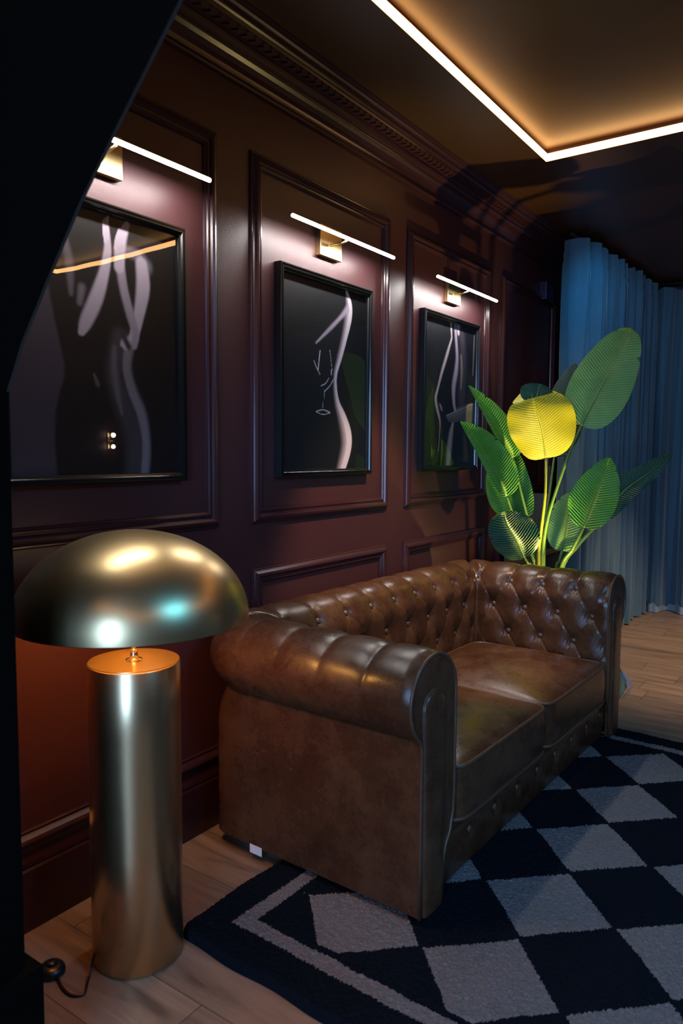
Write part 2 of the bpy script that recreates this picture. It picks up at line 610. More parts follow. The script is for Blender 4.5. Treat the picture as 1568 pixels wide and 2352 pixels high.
def rect_sweep(bm, y0, y1, z0, z1, prof):
    """mitred moulding round a rectangle on the x=const wall; prof = [(inset, height above wall)]"""
    loops = []
    for ins, h in prof:
        loops.append([bm.verts.new(p) for p in ((h, y0 + ins, z0 + ins), (h, y1 - ins, z0 + ins), (h, y1 - ins, z1 - ins), (h, y0 + ins, z1 - ins))])
    for a, b in zip(loops[:-1], loops[1:]):
        for k in range(4):
            bm.faces.new((a[k], a[(k + 1) % 4], b[(k + 1) % 4], b[k]))
    return bm


def extrude_y(bm, prof, y0, y1, closed=False):
    """profile in (x, z) swept along y"""
    A = [bm.verts.new((x, y0, z)) for x, z in prof]
    B = [bm.verts.new((x, y1, z)) for x, z in prof]
    n = len(prof)
    for i in range(n if closed else n - 1):
        j = (i + 1) % n
        bm.faces.new((A[i], A[j], B[j], B[i]))
    if closed:
        bm.faces.new(A[::-1])
        bm.faces.new(B)
    return bm

# ================================================================== THE ROOM
CEIL = 2.645
REC = 2.698           # top of the lit tray
TX0, TX1, TY0, TY1 = 0.48, 3.45, -1.0, 3.49
X_R, Y_N, Y_F = 4.15, -1.75, 6.62

struct(box('floor', -0.3, X_R + 0.1, Y_N - 0.1, Y_F + 0.1, -0.08, 0.0, M['floor']))
struct(box('wall_left', -0.12, 0.0, Y_N, Y_F + 0.1, 0.0, 2.9, M['wall']))
struct(box('wall_right', X_R, X_R + 0.1, Y_N, Y_F + 0.1, 0.0, 2.9, M['wall']))
struct(box('wall_back', 0.0, X_R, Y_F, Y_F + 0.1, 0.0, 2.9, M['wall']))
# wall behind the camera, with an opening for the added blue panel
bm = bmesh.new()
WX0, WX1, WZ0, WZ1 = 1.62, 2.62, 0.35, 2.30
add_box(bm, 0, WX0, Y_N - 0.1, Y_N, 0, 2.9)
add_box(bm, WX1, X_R, Y_N - 0.1, Y_N, 0, 2.9)
add_box(bm, WX0, WX1, Y_N - 0.1, Y_N, 0, WZ0)
add_box(bm, WX0, WX1, Y_N - 0.1, Y_N, WZ1, 2.9)
struct(obj('wall_near', bm, M['wall']))
w = struct(box('blue_panel_1', WX0, WX1, Y_N - 0.06, Y_N - 0.05, WZ0, WZ1, emissive('blue_panel_glow', (0.30, 0.54, 1.0), E_BLUE_PANEL)))  # unseen glowing panel added as the blue source behind the camera
bm = bmesh.new()
for a in ((WX0 - .04, WX0, WZ0 - .04, WZ1 + .04), (WX1, WX1 + .04, WZ0 - .04, WZ1 + .04)):
    add_box(bm, a[0], a[1], Y_N - 0.07, Y_N + 0.015, a[2], a[3])
add_box(bm, 2.11, 2.14, Y_N - 0.07, Y_N + 0.01, WZ0, WZ1)
for a in ((WZ0 - .04, WZ0), (WZ1, WZ1 + .04)):
    add_box(bm, WX0, WX1, Y_N - 0.07, Y_N + 0.01, a[0], a[1])
obj('panel_frame', bm, M['trim'], w)

# ceiling with its sunk tray
bm = bmesh.new()
add_box(bm, 0, TX0, Y_N, Y_F, CEIL, REC + 0.02)
add_box(bm, TX1, X_R, Y_N, Y_F, CEIL, REC + 0.02)
add_box(bm, TX0, TX1, TY1, Y_F, CEIL, REC + 0.02)
add_box(bm, TX0, TX1, Y_N, TY0, CEIL, REC + 0.02)
add_box(bm, TX0, TX1, TY0, TY1, REC, REC + 0.02)
struct(obj('ceiling', bm, M['ceiling']))

# strip light running round the tray's vertical sides
s0, s1 = CEIL + 0.002, CEIL + 0.034
th = 0.007
root = empty('strip_light', (TX0, TY1, CEIL))
tag(root, 'glowing warm strip light running round the edge of the sunken ceiling tray', 'strip light')
for (a, b, c_, d) in ((TX0, TX0 + th, TY0, TY1), (TX1 - th, TX1, TY0, TY1), (TX0 + th, TX1 - th, TY1 - th, TY1), (TX0 + th, TX1 - th, TY0, TY0 + th)):
    box('light_segment', a - TX0, b - TX0, c_ - TY1, d - TY1, s0 - CEIL, s1 - CEIL, M['strip'], root)

# cornice with its chevron band
prof = [(0, 2.496), (0.016, 2.496), (0.021, 2.501), (0.021, 2.509), (0.015, 2.514), (0.017, 2.520), (0.019, 2.528),
        (0.026, 2.541), (0.037, 2.553), (0.049, 2.561), (0.052, 2.562), (0.053, 2.567), (0.060, 2.567), (0.068, 2.570), (0.074, 2.576), (0.077, 2.583),
        (0.074, 2.590), (0.080, 2.5975), (0.114, 2.6065), (0.116, 2.614), (0.124, 2.614), (0.130, 2.618), (0.133, 2.624), (0.133, 2.628),
        (0.144, 2.629), (0.152, 2.633), (0.156, 2.639), (0.166, 2.640), (0.170, 2.646)]
bm = extrude_y(bmesh.new(), prof, Y_N, Y_F)
c = Vector((0.097, 0, 2.602))
du = Vector((0.034, 0, 0.009)).normalized()
nrm = Vector((0.009, 0, -0.034)).normalized()
y = -0.4
while y < 6.3:
    for sgn in (-1, 1):
        # one arm of a raised arrow: from the point (mid band) back to the band's edge
        pts = []
        for (u_, dy, h) in ((0, 0, 0.0), (0, 0.012, 0.0), (sgn * 0.015, -0.006, 0.0), (sgn * 0.015, -0.018, 0.0)):
            pts.append(c + du * u_ + Vector((0, y + dy, 0)))
        top = [p + nrm * 0.005 for p in pts]
        q = [bm.verts.new(p) for p in pts] + [bm.verts.new(p) for p in top]
        for f in ((0, 1, 5, 4), (1, 2, 6, 5), (2, 3, 7, 6), (3, 0, 4, 7), (4, 5, 6, 7)):
            bm.faces.new([q[i] for i in f])
    y += 0.040
struct(obj('trim_1', bm, M['trim']))

# baseboard
bprof = [(0, 0.272), (0.006, 0.272), (0.009, 0.268), (0.007, 0.262), (0.012, 0.258), (0.020, 0.252), (0.024, 0.244), (0.023, 0.238), (0.016, 0.230),
         (0.012, 0.216), (0.012, 0.200), (0.017, 0.188), (0.019, 0.178), (0.016, 0.172), (0.021, 0.166), (0.021, 0.0)]
struct(obj('baseboard_left', extrude_y(bmesh.new(), bprof, 0.3, Y_F), M['trim']))

# wall mouldings
mprof = [(0, 0), (0, 0.006), (0.004, 0.009), (0.008, 0.009), (0.011, 0.014), (0.018, 0.021), (0.026, 0.023), (0.033, 0.019), (0.037, 0.012),
         (0.041, 0.011), (0.043, 0.014), (0.048, 0.014), (0.051, 0.009), (0.056, 0.006), (0.058, 0.0)]
k = 2
for (y0, y1, z0, z1) in ((0.88, 1.794, 1.022, 2.308), (1.957, 2.870, 1.022, 2.308), (3.028, 3.950, 1.022, 2.308),
                         (1.957, 2.866, 0.36, 0.860), (3.020, 3.945, 0.36, 0.856), (4.11, 5.02, 0.36, 0.856), (4.11, 5.02, 1.022, 2.308)):
    o = struct(obj('trim_%d' % k, rect_sweep(bmesh.new(), y0, y1, z0, z1, mprof), M['trim']))
    k += 1

# partition at the left with its sloping board
bm = add_box(bmesh.new(), 0.001, 0.497, 0.60, 0.76, 0.0, 1.385)
struct(obj('wall_near_partition', bm, M['navy_paint'])).name = 'wall_partition'
bm = bmesh.new()
sl = [(0.001, 1.385), (0.494, 1.385), (0.515, 1.418), (0.545, 1.468), (0.627, 1.569), (0.717, 1.675), (0.810, 1.768), (0.950, 1.904), (1.70, 2.640), (0.001, 2.640)]
A = [bm.verts.new((x, 0.758, z)) for x, z in sl]
B = [bm.verts.new((x, 0.764, z)) for x, z in sl]
fa = bm.faces.new(A)
fb = bm.faces.new(B[::-1])
for i in range(len(sl)):
    j = (i + 1) % len(sl)
    bm.faces.new((A[i], B[i], B[j], A[j]))
o = obj('trim_9', bm, [M['navy_paint'], M['navy_edge']])
for p in o.data.polygons:
    if len(p.vertices) == 4 and abs(p.normal.y) < 0.2 and p.normal.x > 0.3:
        p.material_index = 1
struct(o)
struct(box('baseboard_partition', 0.001, 0.522, 0.575, 0.785, 0.0, 0.285, M['navy_paint'], bevel=0.006))

# ================================================================== PICTURES
GY = 150


def seg_dist(Y, Z, pts, ws):
    """distance field to a polyline with a width per point: returns (edge distance normalised by width, side sign, width)"""
    best = np.full(Y.shape, 1e9)
    side = np.zeros(Y.shape)
    for (p, q, wa, wb) in zip(pts[:-1], pts[1:], ws[:-1], ws[1:]):
        dx, dz = q[0] - p[0], q[1] - p[1]
        L2 = dx * dx + dz * dz
        t = np.clip(((Y - p[0]) * dx + (Z - p[1]) * dz) / L2, 0, 1)
        ex, ez = Y - (p[0] + t * dx), Z - (p[1] + t * dz)
        wd = wa + (wb - wa) * t
        d = np.hypot(ex, ez) / wd
        s = np.sign(dx * ez - dz * ex)
        m = d < best
        best = np.where(m, d, best)
        side = np.where(m, s, side)
    return best, side


def smooth(a, b, x):
    t = np.clip((x - a) / (b - a), 0, 1)
    return t * t * (3 - 2 * t)


def stroke(img, Y, Z, pts, ws, col, lo=1.0, hi=0.6, asym=None, n=24, strength=1.0, crisp=False):
    """paint a soft tapering stroke; asym=(left,right) stretches the fade of either side"""
    P = spline([(p[0], p[1], w) for p, w in zip(pts, ws)], n)
    d, s = seg_dist(Y, Z, P[:, :2], np.maximum(P[:, 2], 1e-4))
    if asym:
        d = np.where(s > 0, d / asym[0], d / asym[1])
    if crisp:
        a = np.where(s > 0, smooth(1.02, 0.86, d), smooth(1.3, -0.7, d))[..., None] * strength
    else:
        a = smooth(lo, hi, d)[..., None] * strength
    return img * (1 - a) + np.array(col) * a


def polyfill(img, Y, Z, pts, col, soft):
    """soft filled polygon"""
    ins = np.zeros(Y.shape, bool)
    n = len(pts)
    for i in range(n):
        (y0, z0), (y1, z1) = pts[i], pts[(i + 1) % n]
        if z0 == z1:
            continue
        c_ = ((z0 > Z) != (z1 > Z)) & (Y < (y1 - y0) * (Z - z0) / (z1 - z0) + y0)
        ins ^= c_
    d, _ = seg_dist(Y, Z, list(pts) + [pts[0]], [1.0] * (n + 1))
    a = np.where(ins, smooth(-soft, soft, d), 1 - smooth(-soft, soft, d))[..., None]
    return img * (1 - a) + np.array(col) * a


def art_1(Y, Z):
    img = np.zeros(Y.shape + (3,)) + np.array((0.004, 0.0036, 0.0034))
    lilac = (0.042, 0.036, 0.050)
    bd = [(0.98, 1.95), (1.14, 1.90), (1.150, 1.80), (1.169, 1.70), (1.183, 1.629), (1.197, 1.567), (1.211, 1.504), (1.208, 1.472), (1.193, 1.433),
          (1.179, 1.376), (1.176, 1.30), (1.185, 1.15), (0.98, 1.15)]
    img = polyfill(img, Y, Z, bd, lilac, 0.006)
    img = stroke(img, Y, Z, [(1.15, 1.93), (1.20, 1.94), (1.26, 1.97)], [.05, .05, .04], lilac)
    skin = (0.30, 0.265, 0.30)
    mid = (0.14, 0.125, 0.13)
    dim = (0.036, 0.032, 0.034)
    # turned back and hip, lit along the right contour
    img = stroke(img, Y, Z, [(1.395, 1.60), (1.372, 1.50), (1.40, 1.42), (1.44, 1.33), (1.445, 1.24), (1.43, 1.17)], [.045, .040, .05, .055, .055, .055], dim, 1.1, 0.2)
    img = stroke(img, Y, Z, [(1.425, 1.60), (1.412, 1.52), (1.432, 1.45), (1.462, 1.39), (1.478, 1.32), (1.478, 1.26), (1.468, 1.18)],
                 [.018, .016, .017, .018, .016, .016, .016], mid, 1.0, 0.3, (1.8, 1.0))
    img = stroke(img, Y, Z, [(1.374, 1.571), (1.372, 1.511), (1.383, 1.441), (1.397, 1.385)], [.012, .016, .014, .006], (0.085, 0.075, 0.085), 1.2, 0.1)
    img = stroke(img, Y, Z, [(1.304, 1.49), (1.316, 1.463)], [.006, .009], (0.07, 0.06, 0.07), 1.2, 0.2)
    # chest shade
    img = stroke(img, Y, Z, [(1.27, 1.72), (1.262, 1.68)], [.016, .012], (0.10, 0.09, 0.10), 1.3, 0.1)
    img = stroke(img, Y, Z, [(1.215, 1.86), (1.232, 1.78), (1.236, 1.70)], [.012, .018, .010], (0.07, 0.06, 0.07), 1.2, 0.2)
    # shoulder and raised arms in front of the face
    img = stroke(img, Y, Z, [(1.425, 1.85), (1.465, 1.845), (1.49, 1.82)], [.02, .022, .03], (0.10, 0.09, 0.10), 1.2, 0.3)
    img = stroke(img, Y, Z, [(1.478, 1.825), (1.483, 1.76), (1.466, 1.68), (1.440, 1.60), (1.415, 1.585)], [.024, .028, .022, .018, .020], skin, 1.0, 0.55, (1.0, 1.25))
    img = stroke(img, Y, Z, [(1.400, 1.815), (1.412, 1.745), (1.432, 1.68), (1.452, 1.62), (1.445, 1.585)], [.018, .017, .017, .015, .014], (0.21, 0.185, 0.21), 1.0, 0.4, (1.0, 1.4))
    img = stroke(img, Y, Z, [(1.405, 1.61), (1.425, 1.58)], [.012, .014], (0.02, 0.018, 0.02), 1.2, 0.2)
    img = stroke(img, Y, Z, [(1.395, 1.80), (1.402, 1.87), (1.425, 1.925)], [.022, .024, .012], skin, 1.0, 0.55)
    img = stroke(img, Y, Z, [(1.355, 1.92), (1.358, 1.84), (1.345, 1.775), (1.318, 1.70), (1.285, 1.635), (1.268, 1.602)], [.008, .015, .020, .026, .024, .014], skin, 1.0, 0.5, (1.0, 1.2))
    # fingers laid side by side over the face
    for (a, b, w_) in (((1.384, 1.85), (1.398, 1.905), .007), ((1.397, 1.86), (1.413, 1.918), .007), ((1.410, 1.87), (1.428, 1.925), .0065),
                       ((1.350, 1.86), (1.345, 1.915), .006), ((1.358, 1.87), (1.360, 1.93), .006)):
        img = stroke(img, Y, Z, [a, ((a[0] + b[0]) / 2 - .002, (a[1] + b[1]) / 2), b], [w_, w_, w_ * .7], (0.34, 0.30, 0.34), 1.0, 0.6)
    return img


def art_2(Y, Z):
    img = np.zeros(Y.shape + (3,)) + np.array((0.0018, 0.0028, 0.0042))
    edge = [(2.532, 1.932), (2.558, 1.883), (2.555, 1.828), (2.524, 1.743), (2.491, 1.665), (2.461, 1.597), (2.459, 1.539), (2.476, 1.478), (2.522, 1.414), (2.555, 1.351), (2.552, 1.291), (2.51, 1.200)]
    off = [(y - w * 0.9, z) for (y, z), w in zip(edge, [.006, .014, .016, .012, .010, .008, .008, .010, .018, .024, .022, .02])]
    img = stroke(img, Y, Z, off, [.009, .023, .027, .021, .018, .014, .014, .019, .031, .040, .038, .030], (0.46, 0.41, 0.44), 1.15, 0.10, None, 60, 1.0, True)
    img = stroke(img, Y, Z, [(2.535, 1.862), (2.486, 1.822), (2.42, 1.772), (2.324, 1.702)], [.020, .013, .012, .006], (0.24, 0.21, 0.26), 1.2, 0.1, None, 30)
    sil = (0.42, 0.45, 0.48)
    for p, w in (([(2.35, 1.674), (2.344, 1.64), (2.338, 1.60)], .0045), ([(2.311, 1.632), (2.328, 1.607), (2.35, 1.583)], .003), ([(2.414, 1.685), (2.424, 1.645), (2.431, 1.605)], .0018),
                 ([(2.424, 1.606), (2.426, 1.598), (2.425, 1.589)], .004), ([(2.357, 1.539), (2.389, 1.552), (2.408, 1.573)], .0028), ([(2.383, 1.52), (2.415, 1.543), (2.441, 1.572)], .003),
                 ([(2.372, 1.529), (2.371, 1.49), (2.370, 1.453)], .0012), ([(2.380, 1.529), (2.378, 1.49), (2.377, 1.453)], .0012), ([(2.326, 1.438), (2.371, 1.446), (2.419, 1.438)], .003),
                 ([(2.326, 1.436), (2.371, 1.428), (2.419, 1.436)], .002)):
        img = stroke(img, Y, Z, p, [w * 0.75] * 3, sil, 1.2, 0.3)
    return img


def art_3(Y, Z):
    img = np.zeros(Y.shape + (3,)) + np.array((0.0018, 0.0026, 0.0052))
    warm = (0.34, 0.30, 0.30)
    img = stroke(img, Y, Z, [(3.56, 1.96), (3.60, 1.85), (3.61, 1.70), (3.60, 1.55)], [.05, .05, .06, .06], (0.030, 0.026, 0.036), 1.2, 0.1, None, 30)
    img = stroke(img, Y, Z, [(3.588, 1.79), (3.598, 1.71), (3.592, 1.62)], [.010, .016, .010], (0.15, 0.12, 0.11), 1.3, 0.1)
    img = stroke(img, Y, Z, [(3.51, 1.96), (3.523, 1.882), (3.541, 1.779), (3.531, 1.701), (3.508, 1.623), (3.512, 1.548), (3.53, 1.499)], [.022, .018, .020, .027, .027, .020, .014], (0.25, 0.23, 0.28), 1.2, 0.2, None, 40)
    img = stroke(img, Y, Z, [(3.55, 1.95), (3.552, 1.90)], [.024, .014], (0.40, 0.35, 0.37), 1.2, 0.1)
    img = stroke(img, Y, Z, [(3.462, 1.96), (3.476, 1.868)], [.016, .008], warm, 1.1, 0.4)
    img = stroke(img, Y, Z, [(3.476, 1.868), (3.424, 1.773), (3.371, 1.68), (3.335, 1.604), (3.314, 1.551), (3.330, 1.50), (3.358, 1.45), (3.364, 1.41)],
                 [.010, .017, .016, .013, .015, .016, .010, .005], warm, 1.1, 0.25, None, 50)
    img = stroke(img, Y, Z, [(3.363, 1.42), (3.358, 1.35), (3.349, 1.287)], [.0035, .003, .0025], warm, 1.2, 0.5)
    img = stroke(img, Y, Z, [(3.357, 1.524), (3.372, 1.508), (3.384, 1.494)], [.006, .011, .006], (0.22, 0.17, 0.17), 1.2, 0.2)
    img = stroke(img, Y, Z, [(3.38, 1.354), (3.392, 1.31), (3.40, 1.268)], [.002, .003, .002], (0.18, 0.17, 0.17), 1.2, 0.5)
    img = stroke(img, Y, Z, [(3.505, 1.43), (3.48, 1.35), (3.455, 1.19)], [.015, .032, .032], (0.24, 0.21, 0.21), 1.2, 0.2)
    img = polyfill(img, Y, Z, [(3.424, 1.468), (3.50, 1.484), (3.58, 1.506), (3.66, 1.522), (3.76, 1.550), (3.76, 1.40), (3.664, 1.425), (3.58, 1.452), (3.548, 1.439), (3.455, 1.439)], (0.050, 0.056, 0.062), 0.003)
    for i in range(26):
        cy, cz = 3.46 + (i % 13) * 0.022, 1.465 + (i % 13) * 0.0045 + (0.0 if i < 13 else 0.022)
        if i >= 13 and i < 17:
            continue
        ring = [(cy + .008 * math.cos(a), cz + .009 * math.sin(a)) for a in np.linspace(0, 5.2, 8)]
        img = stroke(img, Y, Z, ring, [.0014] * 8, (0.16, 0.17, 0.17), 1.3, 0.5, None, 14)
    img = stroke(img, Y, Z, [(3.43, 1.47), (3.58, 1.507), (3.75, 1.548)], [.003] * 3, (0.20, 0.21, 0.21), 1.2, 0.4)
    img = stroke(img, Y, Z, [(3.742, 1.92), (3.738, 1.80), (3.734, 1.70)], [.006, .009, .004], (0.12, 0.10, 0.11), 1.3, 0.1)
    return img


fprof = [(0, 0.001), (0, 0.031), (0.003, 0.034), (0.006, 0.034), (0.007, 0.031), (0.011, 0.031), (0.012, 0.034), (0.015, 0.034), (0.018, 0.028), (0.024, 0.026),
         (0.026, 0.021), (0.026, 0.010)]
pics = [(1.020, 1.632, 1.187, 1.960, art_1, 'black framed print of a figure with raised arms, largest in view'),
        (2.087, 2.698, 1.187, 1.962, art_2, 'black framed dark print of a back contour and wine glass, middle picture'),
        (3.155, 3.780, 1.189, 1.968, art_3, 'black framed print with lace and a bent arm, farthest of three pictures beside the plant')]
for (y0, y1, z0, z1, art, lab) in pics:
    root = empty('framed_picture', (0.0, (y0 + y1) / 2, z0))
    tag(root, lab, 'picture', 'framed pictures along the maroon wall')
    cy = (y0 + y1) / 2
    fr = obj('frame', rect_sweep(bmesh.new(), y0 - cy, y1 - cy, 0, z1 - z0, fprof), M['frame'], root)
    ny, nz = 190, 250
    ys = np.linspace(y0 + 0.02, y1 - 0.02, ny)
    zs = np.linspace(z0 + 0.02, z1 - 0.02, nz)
    Yg, Zg = np.meshgrid(ys, zs, indexing='ij')
    img = art(Yg, Zg)
    V = np.stack([np.full(Yg.shape, 0.012), Yg - cy, Zg - z0], -1)
    img = np.clip(img * np.array([1.75, 1.65, 1.75]), 0, 0.75)
    cols = np.concatenate([img, np.ones(img.shape[:2] + (1,))], -1)
    grid_mesh('print', V, M['print'], root, smooth=False, colors=cols)
    # glass pane, very slightly bowed like a thin sheet
    gy, gz = np.meshgrid(np.linspace(-1, 1, 24), np.linspace(-1, 1, 30), indexing='ij')
    bow = 0.0012 * (1 - gy ** 2) * (1 - gz ** 2)
    V = np.stack([0.019 + bow, gy * (y1 - y0 - 0.042) / 2, (gz + 1) / 2 * (z1 - z0 - 0.042) + 0.021], -1)
    grid_mesh('glass', V, M['glass'], root)

# ------------------------------------------------------------------ picture lights


def picture_light(cy, lab):
    root = empty('picture_light', (0, cy, 2.05))
    tag(root, lab, 'wall light', 'picture lights above the framed prints')
    box('back_plate', 0.0, 0.022, -0.056, 0.088, -0.012, 0.105, M['brass_fine'], root, bevel=0.002)
    tube('arm', [(0.03, 0.0, 0.032), (0.075, 0.0, 0.032), (0.105, 0.0, 0.040)], 0.005, M['brass_fine'], root, 10)
    # half-round housing above, diffuser below
    bm = bmesh.new()
    cx, cz, r = 0.112, 0.046, 0.0085
    arc = [(cx + r * math.cos(a), cz + r * math.sin(a)) for a in np.linspace(math.radians(60), math.radians(200), 9)]
    inner = [(cx + (r - 0.0015) * math.cos(a), cz + (r - 0.0015) * math.sin(a)) for a in np.linspace(math.radians(200), math.radians(60), 9)]
    extrude_y(bm, arc + inner, -0.338, 0.338, closed=True)
    obj('housing', bm, M['brass_fine'], root)
    pts = [(cx, y_, cz) for y_ in (-0.341, -0.340, -0.336, 0.336, 0.340, 0.341)]
    tube('diffuser', pts, [0.003, 0.006, 0.0068, 0.0068, 0.006, 0.003], M['tube'], root, 14)
    l = lamp('picture_light_beam', 'AREA', (cx, cy, 2.05 + cz - 0.010), P_PICTURE, (1.0, 0.96, 0.93), None, 0.012, size_y=0.66)
    l.rotation_euler = (0, math.radians(12), 0)
    return root


picture_light(1.318, 'lit white tube picture light, left end hidden by the dark sloping board')
picture_light(2.392, 'lit white tube picture light on a brass plate above the middle print')
picture_light(3.462, 'lit white tube picture light on a brass plate above the farthest print, smallest in view')

# small box on the far part of the wall
tag(box('wall_speaker', 0.001, 0.05, 4.72, 4.86, 2.27, 2.385, M['purple_box'], bevel=0.004), 'small grey violet box mounted high on the dark wall near the curtain', 'speaker')

# ================================================================== BRASS MUSHROOM LAMP
LX, LY = 0.315, 1.18
root = empty('mushroom_lamp', (LX, LY, 0))
tag(root, 'brushed brass floor lamp with a dome shade on a thick cylinder column', 'lamp')
R0 = 0.1125
prof = [(0, 0.002), (R0 - 0.004, 0.002), (R0, 0.006), (R0, 0.30), (R0, 0.60), (R0, 0.757), (R0 - 0.002, 0.760), (R0 - 0.003, 0.7605)]
obj('column', lathe(bmesh.new(), prof, 128), M['brass'], root, smooth=True)
obj('top_disc', lathe(bmesh.new(), [(0, 0.7615), (R0 - 0.0025, 0.7615), (R0 - 0.002, 0.759), (0, 0.759)], 96), M['brass'], root, smooth=False)
tube('shade_rod', [(0, 0, 0.760), (0, 0, 0.80), (0, 0, 1.075)], [0.006, 0.005, 0.005], M['steel'], root, 12)
obj('rod_collar', lathe(bmesh.new(), [(0, 0.762), (0.020, 0.762), (0.020, 0.7645), (0.011, 0.766), (0.009, 0.778), (0.008, 0.790), (0, 0.790)], 32), M['steel'], root, smooth=True)
RS, ZR, HS = 0.284, 0.868, 0.218
out = []
for i in range(49):
    a = i / 48 * PI / 2
    out.append((RS * math.cos(a), ZR + HS * math.sin(a) ** 1.0))
out[-1] = (0, ZR + HS)
inn = [(max(r - 0.0035, 0), z - (0.0035 if z > ZR + 0.1 else 0.0)) for r, z in out[::-1]]
inn[0] = (0, ZR + HS - 0.0035)
obj('shade', lathe(bmesh.new(), out + [], 160), M['brass_dome'], root, smooth=True)
obj('shade_lining', lathe(bmesh.new(), inn + [(RS - 0.0005, ZR - 0.001), (RS, ZR)], 128), M['brass_fine'], root, smooth=True)
bm = bmesh.new()
bmesh.ops.create_uvsphere(bm, u_segments=20, v_segments=14, radius=0.028, matrix=Matrix.Translation((0, 0, 1.02)))
obj('bulb', bm, M['bulb'], root, smooth=True)
l = lamp('mushroom_lamp_light', 'POINT', (LX + 0.0, LY, 1.02), P_BULB, (1.0, 0.43, 0.09), None, 0.045)
# flex and foot switch
cab = spline([(-0.03, -0.110, 0.045), (-0.022, -0.128, 0.012), (0.0, -0.155, 0.0045), (0.022, -0.18, 0.0045), (0.0, -0.20, 0.0045), (-0.045, -0.195, 0.0045), (-0.075, -0.182, 0.010)], 40)
tube('cord', [tuple(p) for p in cab], 0.0032, M['black_plastic'], root, 8)
sw = obj('foot_switch', lathe(bmesh.new(), [(0, 0.001), (0.030, 0.001), (0.033, 0.004), (0.032, 0.014), (0.026, 0.022), (0.014, 0.025), (0, 0.025)], 40), M['black_plastic'], root, smooth=True)
sw.location = (-0.105, -0.180, 0)
o = obj('switch_button', lathe(bmesh.new(), [(0, 0.022), (0.012, 0.022), (0.012, 0.030), (0.009, 0.032), (0, 0.032)], 24), M['black_plastic'], sw, smooth=True)

# ================================================================== CHESTERFIELD SOFA
SA = math.radians(-1.7)
sofa = empty('chesterfield_sofa', (0.896, 2.51, 0.0), SA)
tag(sofa, 'two seat brown leather chesterfield sofa with deep buttoned back and rolled arms', 'sofa')
YI, XB = 0.670, 0.600        # inner faces of arms and back
RC = (0.130, 0.630)
RR = 0.118
W0 = 0.012
ZB = 0.045


def sofa_profile(n_in=70, n_arc=120, n_body=60):
    P, N, T = [], [], []
    zs = np.linspace(0.22, RC[1], n_in, endpoint=False)
    for z in zs:
        P.append((W0, z)); N.append((-1, 0)); T.append(z - 0.22)
    t0 = RC[1] - 0.22
    for a in np.linspace(PI, math.radians(-58), n_arc):
        P.append((RC[0] + RR * math.cos(a), RC[1] + RR * math.sin(a)))
        N.append((math.cos(a), math.sin(a)))
        T.append(t0 + (PI - a) * RR)
    t1 = T[-1]
    wb, zb = P[-1]
    for k in range(1, 5):
        f = k / 5
        P.append((wb + (0.186 - wb) * f, zb - 0.006 * f)); N.append((0.6, -0.6)); T.append(t1 + 0.012 * f)
    for i, z in enumerate(np.linspace(zb - 0.010, ZB, n_body)):
        P.append((0.190, z)); N.append((1, 0)); T.append(t1 + 0.012 + (zb - z))
    return np.array(P), np.array(N, float), np.array(T), t1


PP, PN, PT, T_END = sofa_profile()
T_ROW, Q_ROW = 0.360, 0.122
AMP = 0.030


def tuft(s, t, s0, pitch):
    """height of the buttoned upholstery at (s along, t up)"""
    ss = (s - s0) / pitch
    tt = (t - T_ROW) / Q_ROW
    tc = np.minimum(tt, 1.0)
    a = ss + tc / 2
    b = ss - tc / 2
    ca = np.abs(a - np.round(a)) * pitch
    cb = np.abs(b - np.round(b)) * pitch
    # nearest button
    d2 = np.full(np.broadcast(s, t).shape, 1e9)
    for r in (-2, -1, 0, 1):
        sh = 0.5 if r % 2 else 0.0
        ds = (ss - sh - np.round(ss - sh)) * pitch
        dt = (tt - r) * Q_ROW
        d2 = np.minimum(d2, ds * ds + dt * dt)
    btn = 1 - np.exp(-d2 / (0.021 ** 2))
    dip = 1 - np.exp(-d2 / 0.055 ** 2)
    cr = (1 - np.exp(-ca / 0.0045)) * 0.5 + (1 - np.exp(-ca / 0.020)) * 0.5
    cr2 = (1 - np.exp(-cb / 0.0045)) * 0.5 + (1 - np.exp(-cb / 0.020)) * 0.5
    crease = cr * cr2
    over = np.clip((tt - 1.0) / 3.2, 0, 1)
    # beyond the top row only straight pleats, fading over the roll
    crease = 1 - (1 - crease) * (1 - over) ** 1.6
    dip2 = 1 - (1 - dip) * (1 - over)
    wrk = 0.0022 * np.exp(-np.sqrt(d2) / 0.030) * np.sin(np.arctan2((t - T_ROW) * 1.0, s - s0) * 0 + s * 420 + t * 150) * np.clip(tt + 3, 0, 1)
    up = smooth(0.75, 1.4, tt)
    pl = (1 - np.exp(-(ca / 0.024) ** 1.3)) * (1 - smooth(1.6, 3.6, tt)) + smooth(1.6, 3.6, tt) * (0.80 + 0.20 * cr)
    body = 0.22 * crease + 0.34 * btn + 0.44 * dip2
    return AMP * (body * (1 - up) + up * (0.30 * btn + 0.36 + 0.34 * pl)) + wrk * (1 - over)


def corner_blend(H, dist):
    m = smooth(0.0, 0.045, dist)
    return AMP * 0.35 + (H - AMP * 0.35) * m


def round_corner(dx, dy, w, zz):
    """dx, dy measured from the inner corner; square contour max(dx,dy)=w -> rounded"""
    n = np.where(zz > 0.50, 2.3, 7.0)
    n = 7.0 + (2.3 - 7.0) * smooth(0.40, 0.56, zz)
    q = (np.abs(dx) ** n + np.abs(dy) ** n) ** (1 / n)
    k = np.where((dx > 0) & (dy > 0), w / np.maximum(q, 1e-6), 1.0)
    return dx * k, dy * k


def tuft_mask(t):
    return 1 - smooth(T_END - 0.16, T_END - 0.01, t)


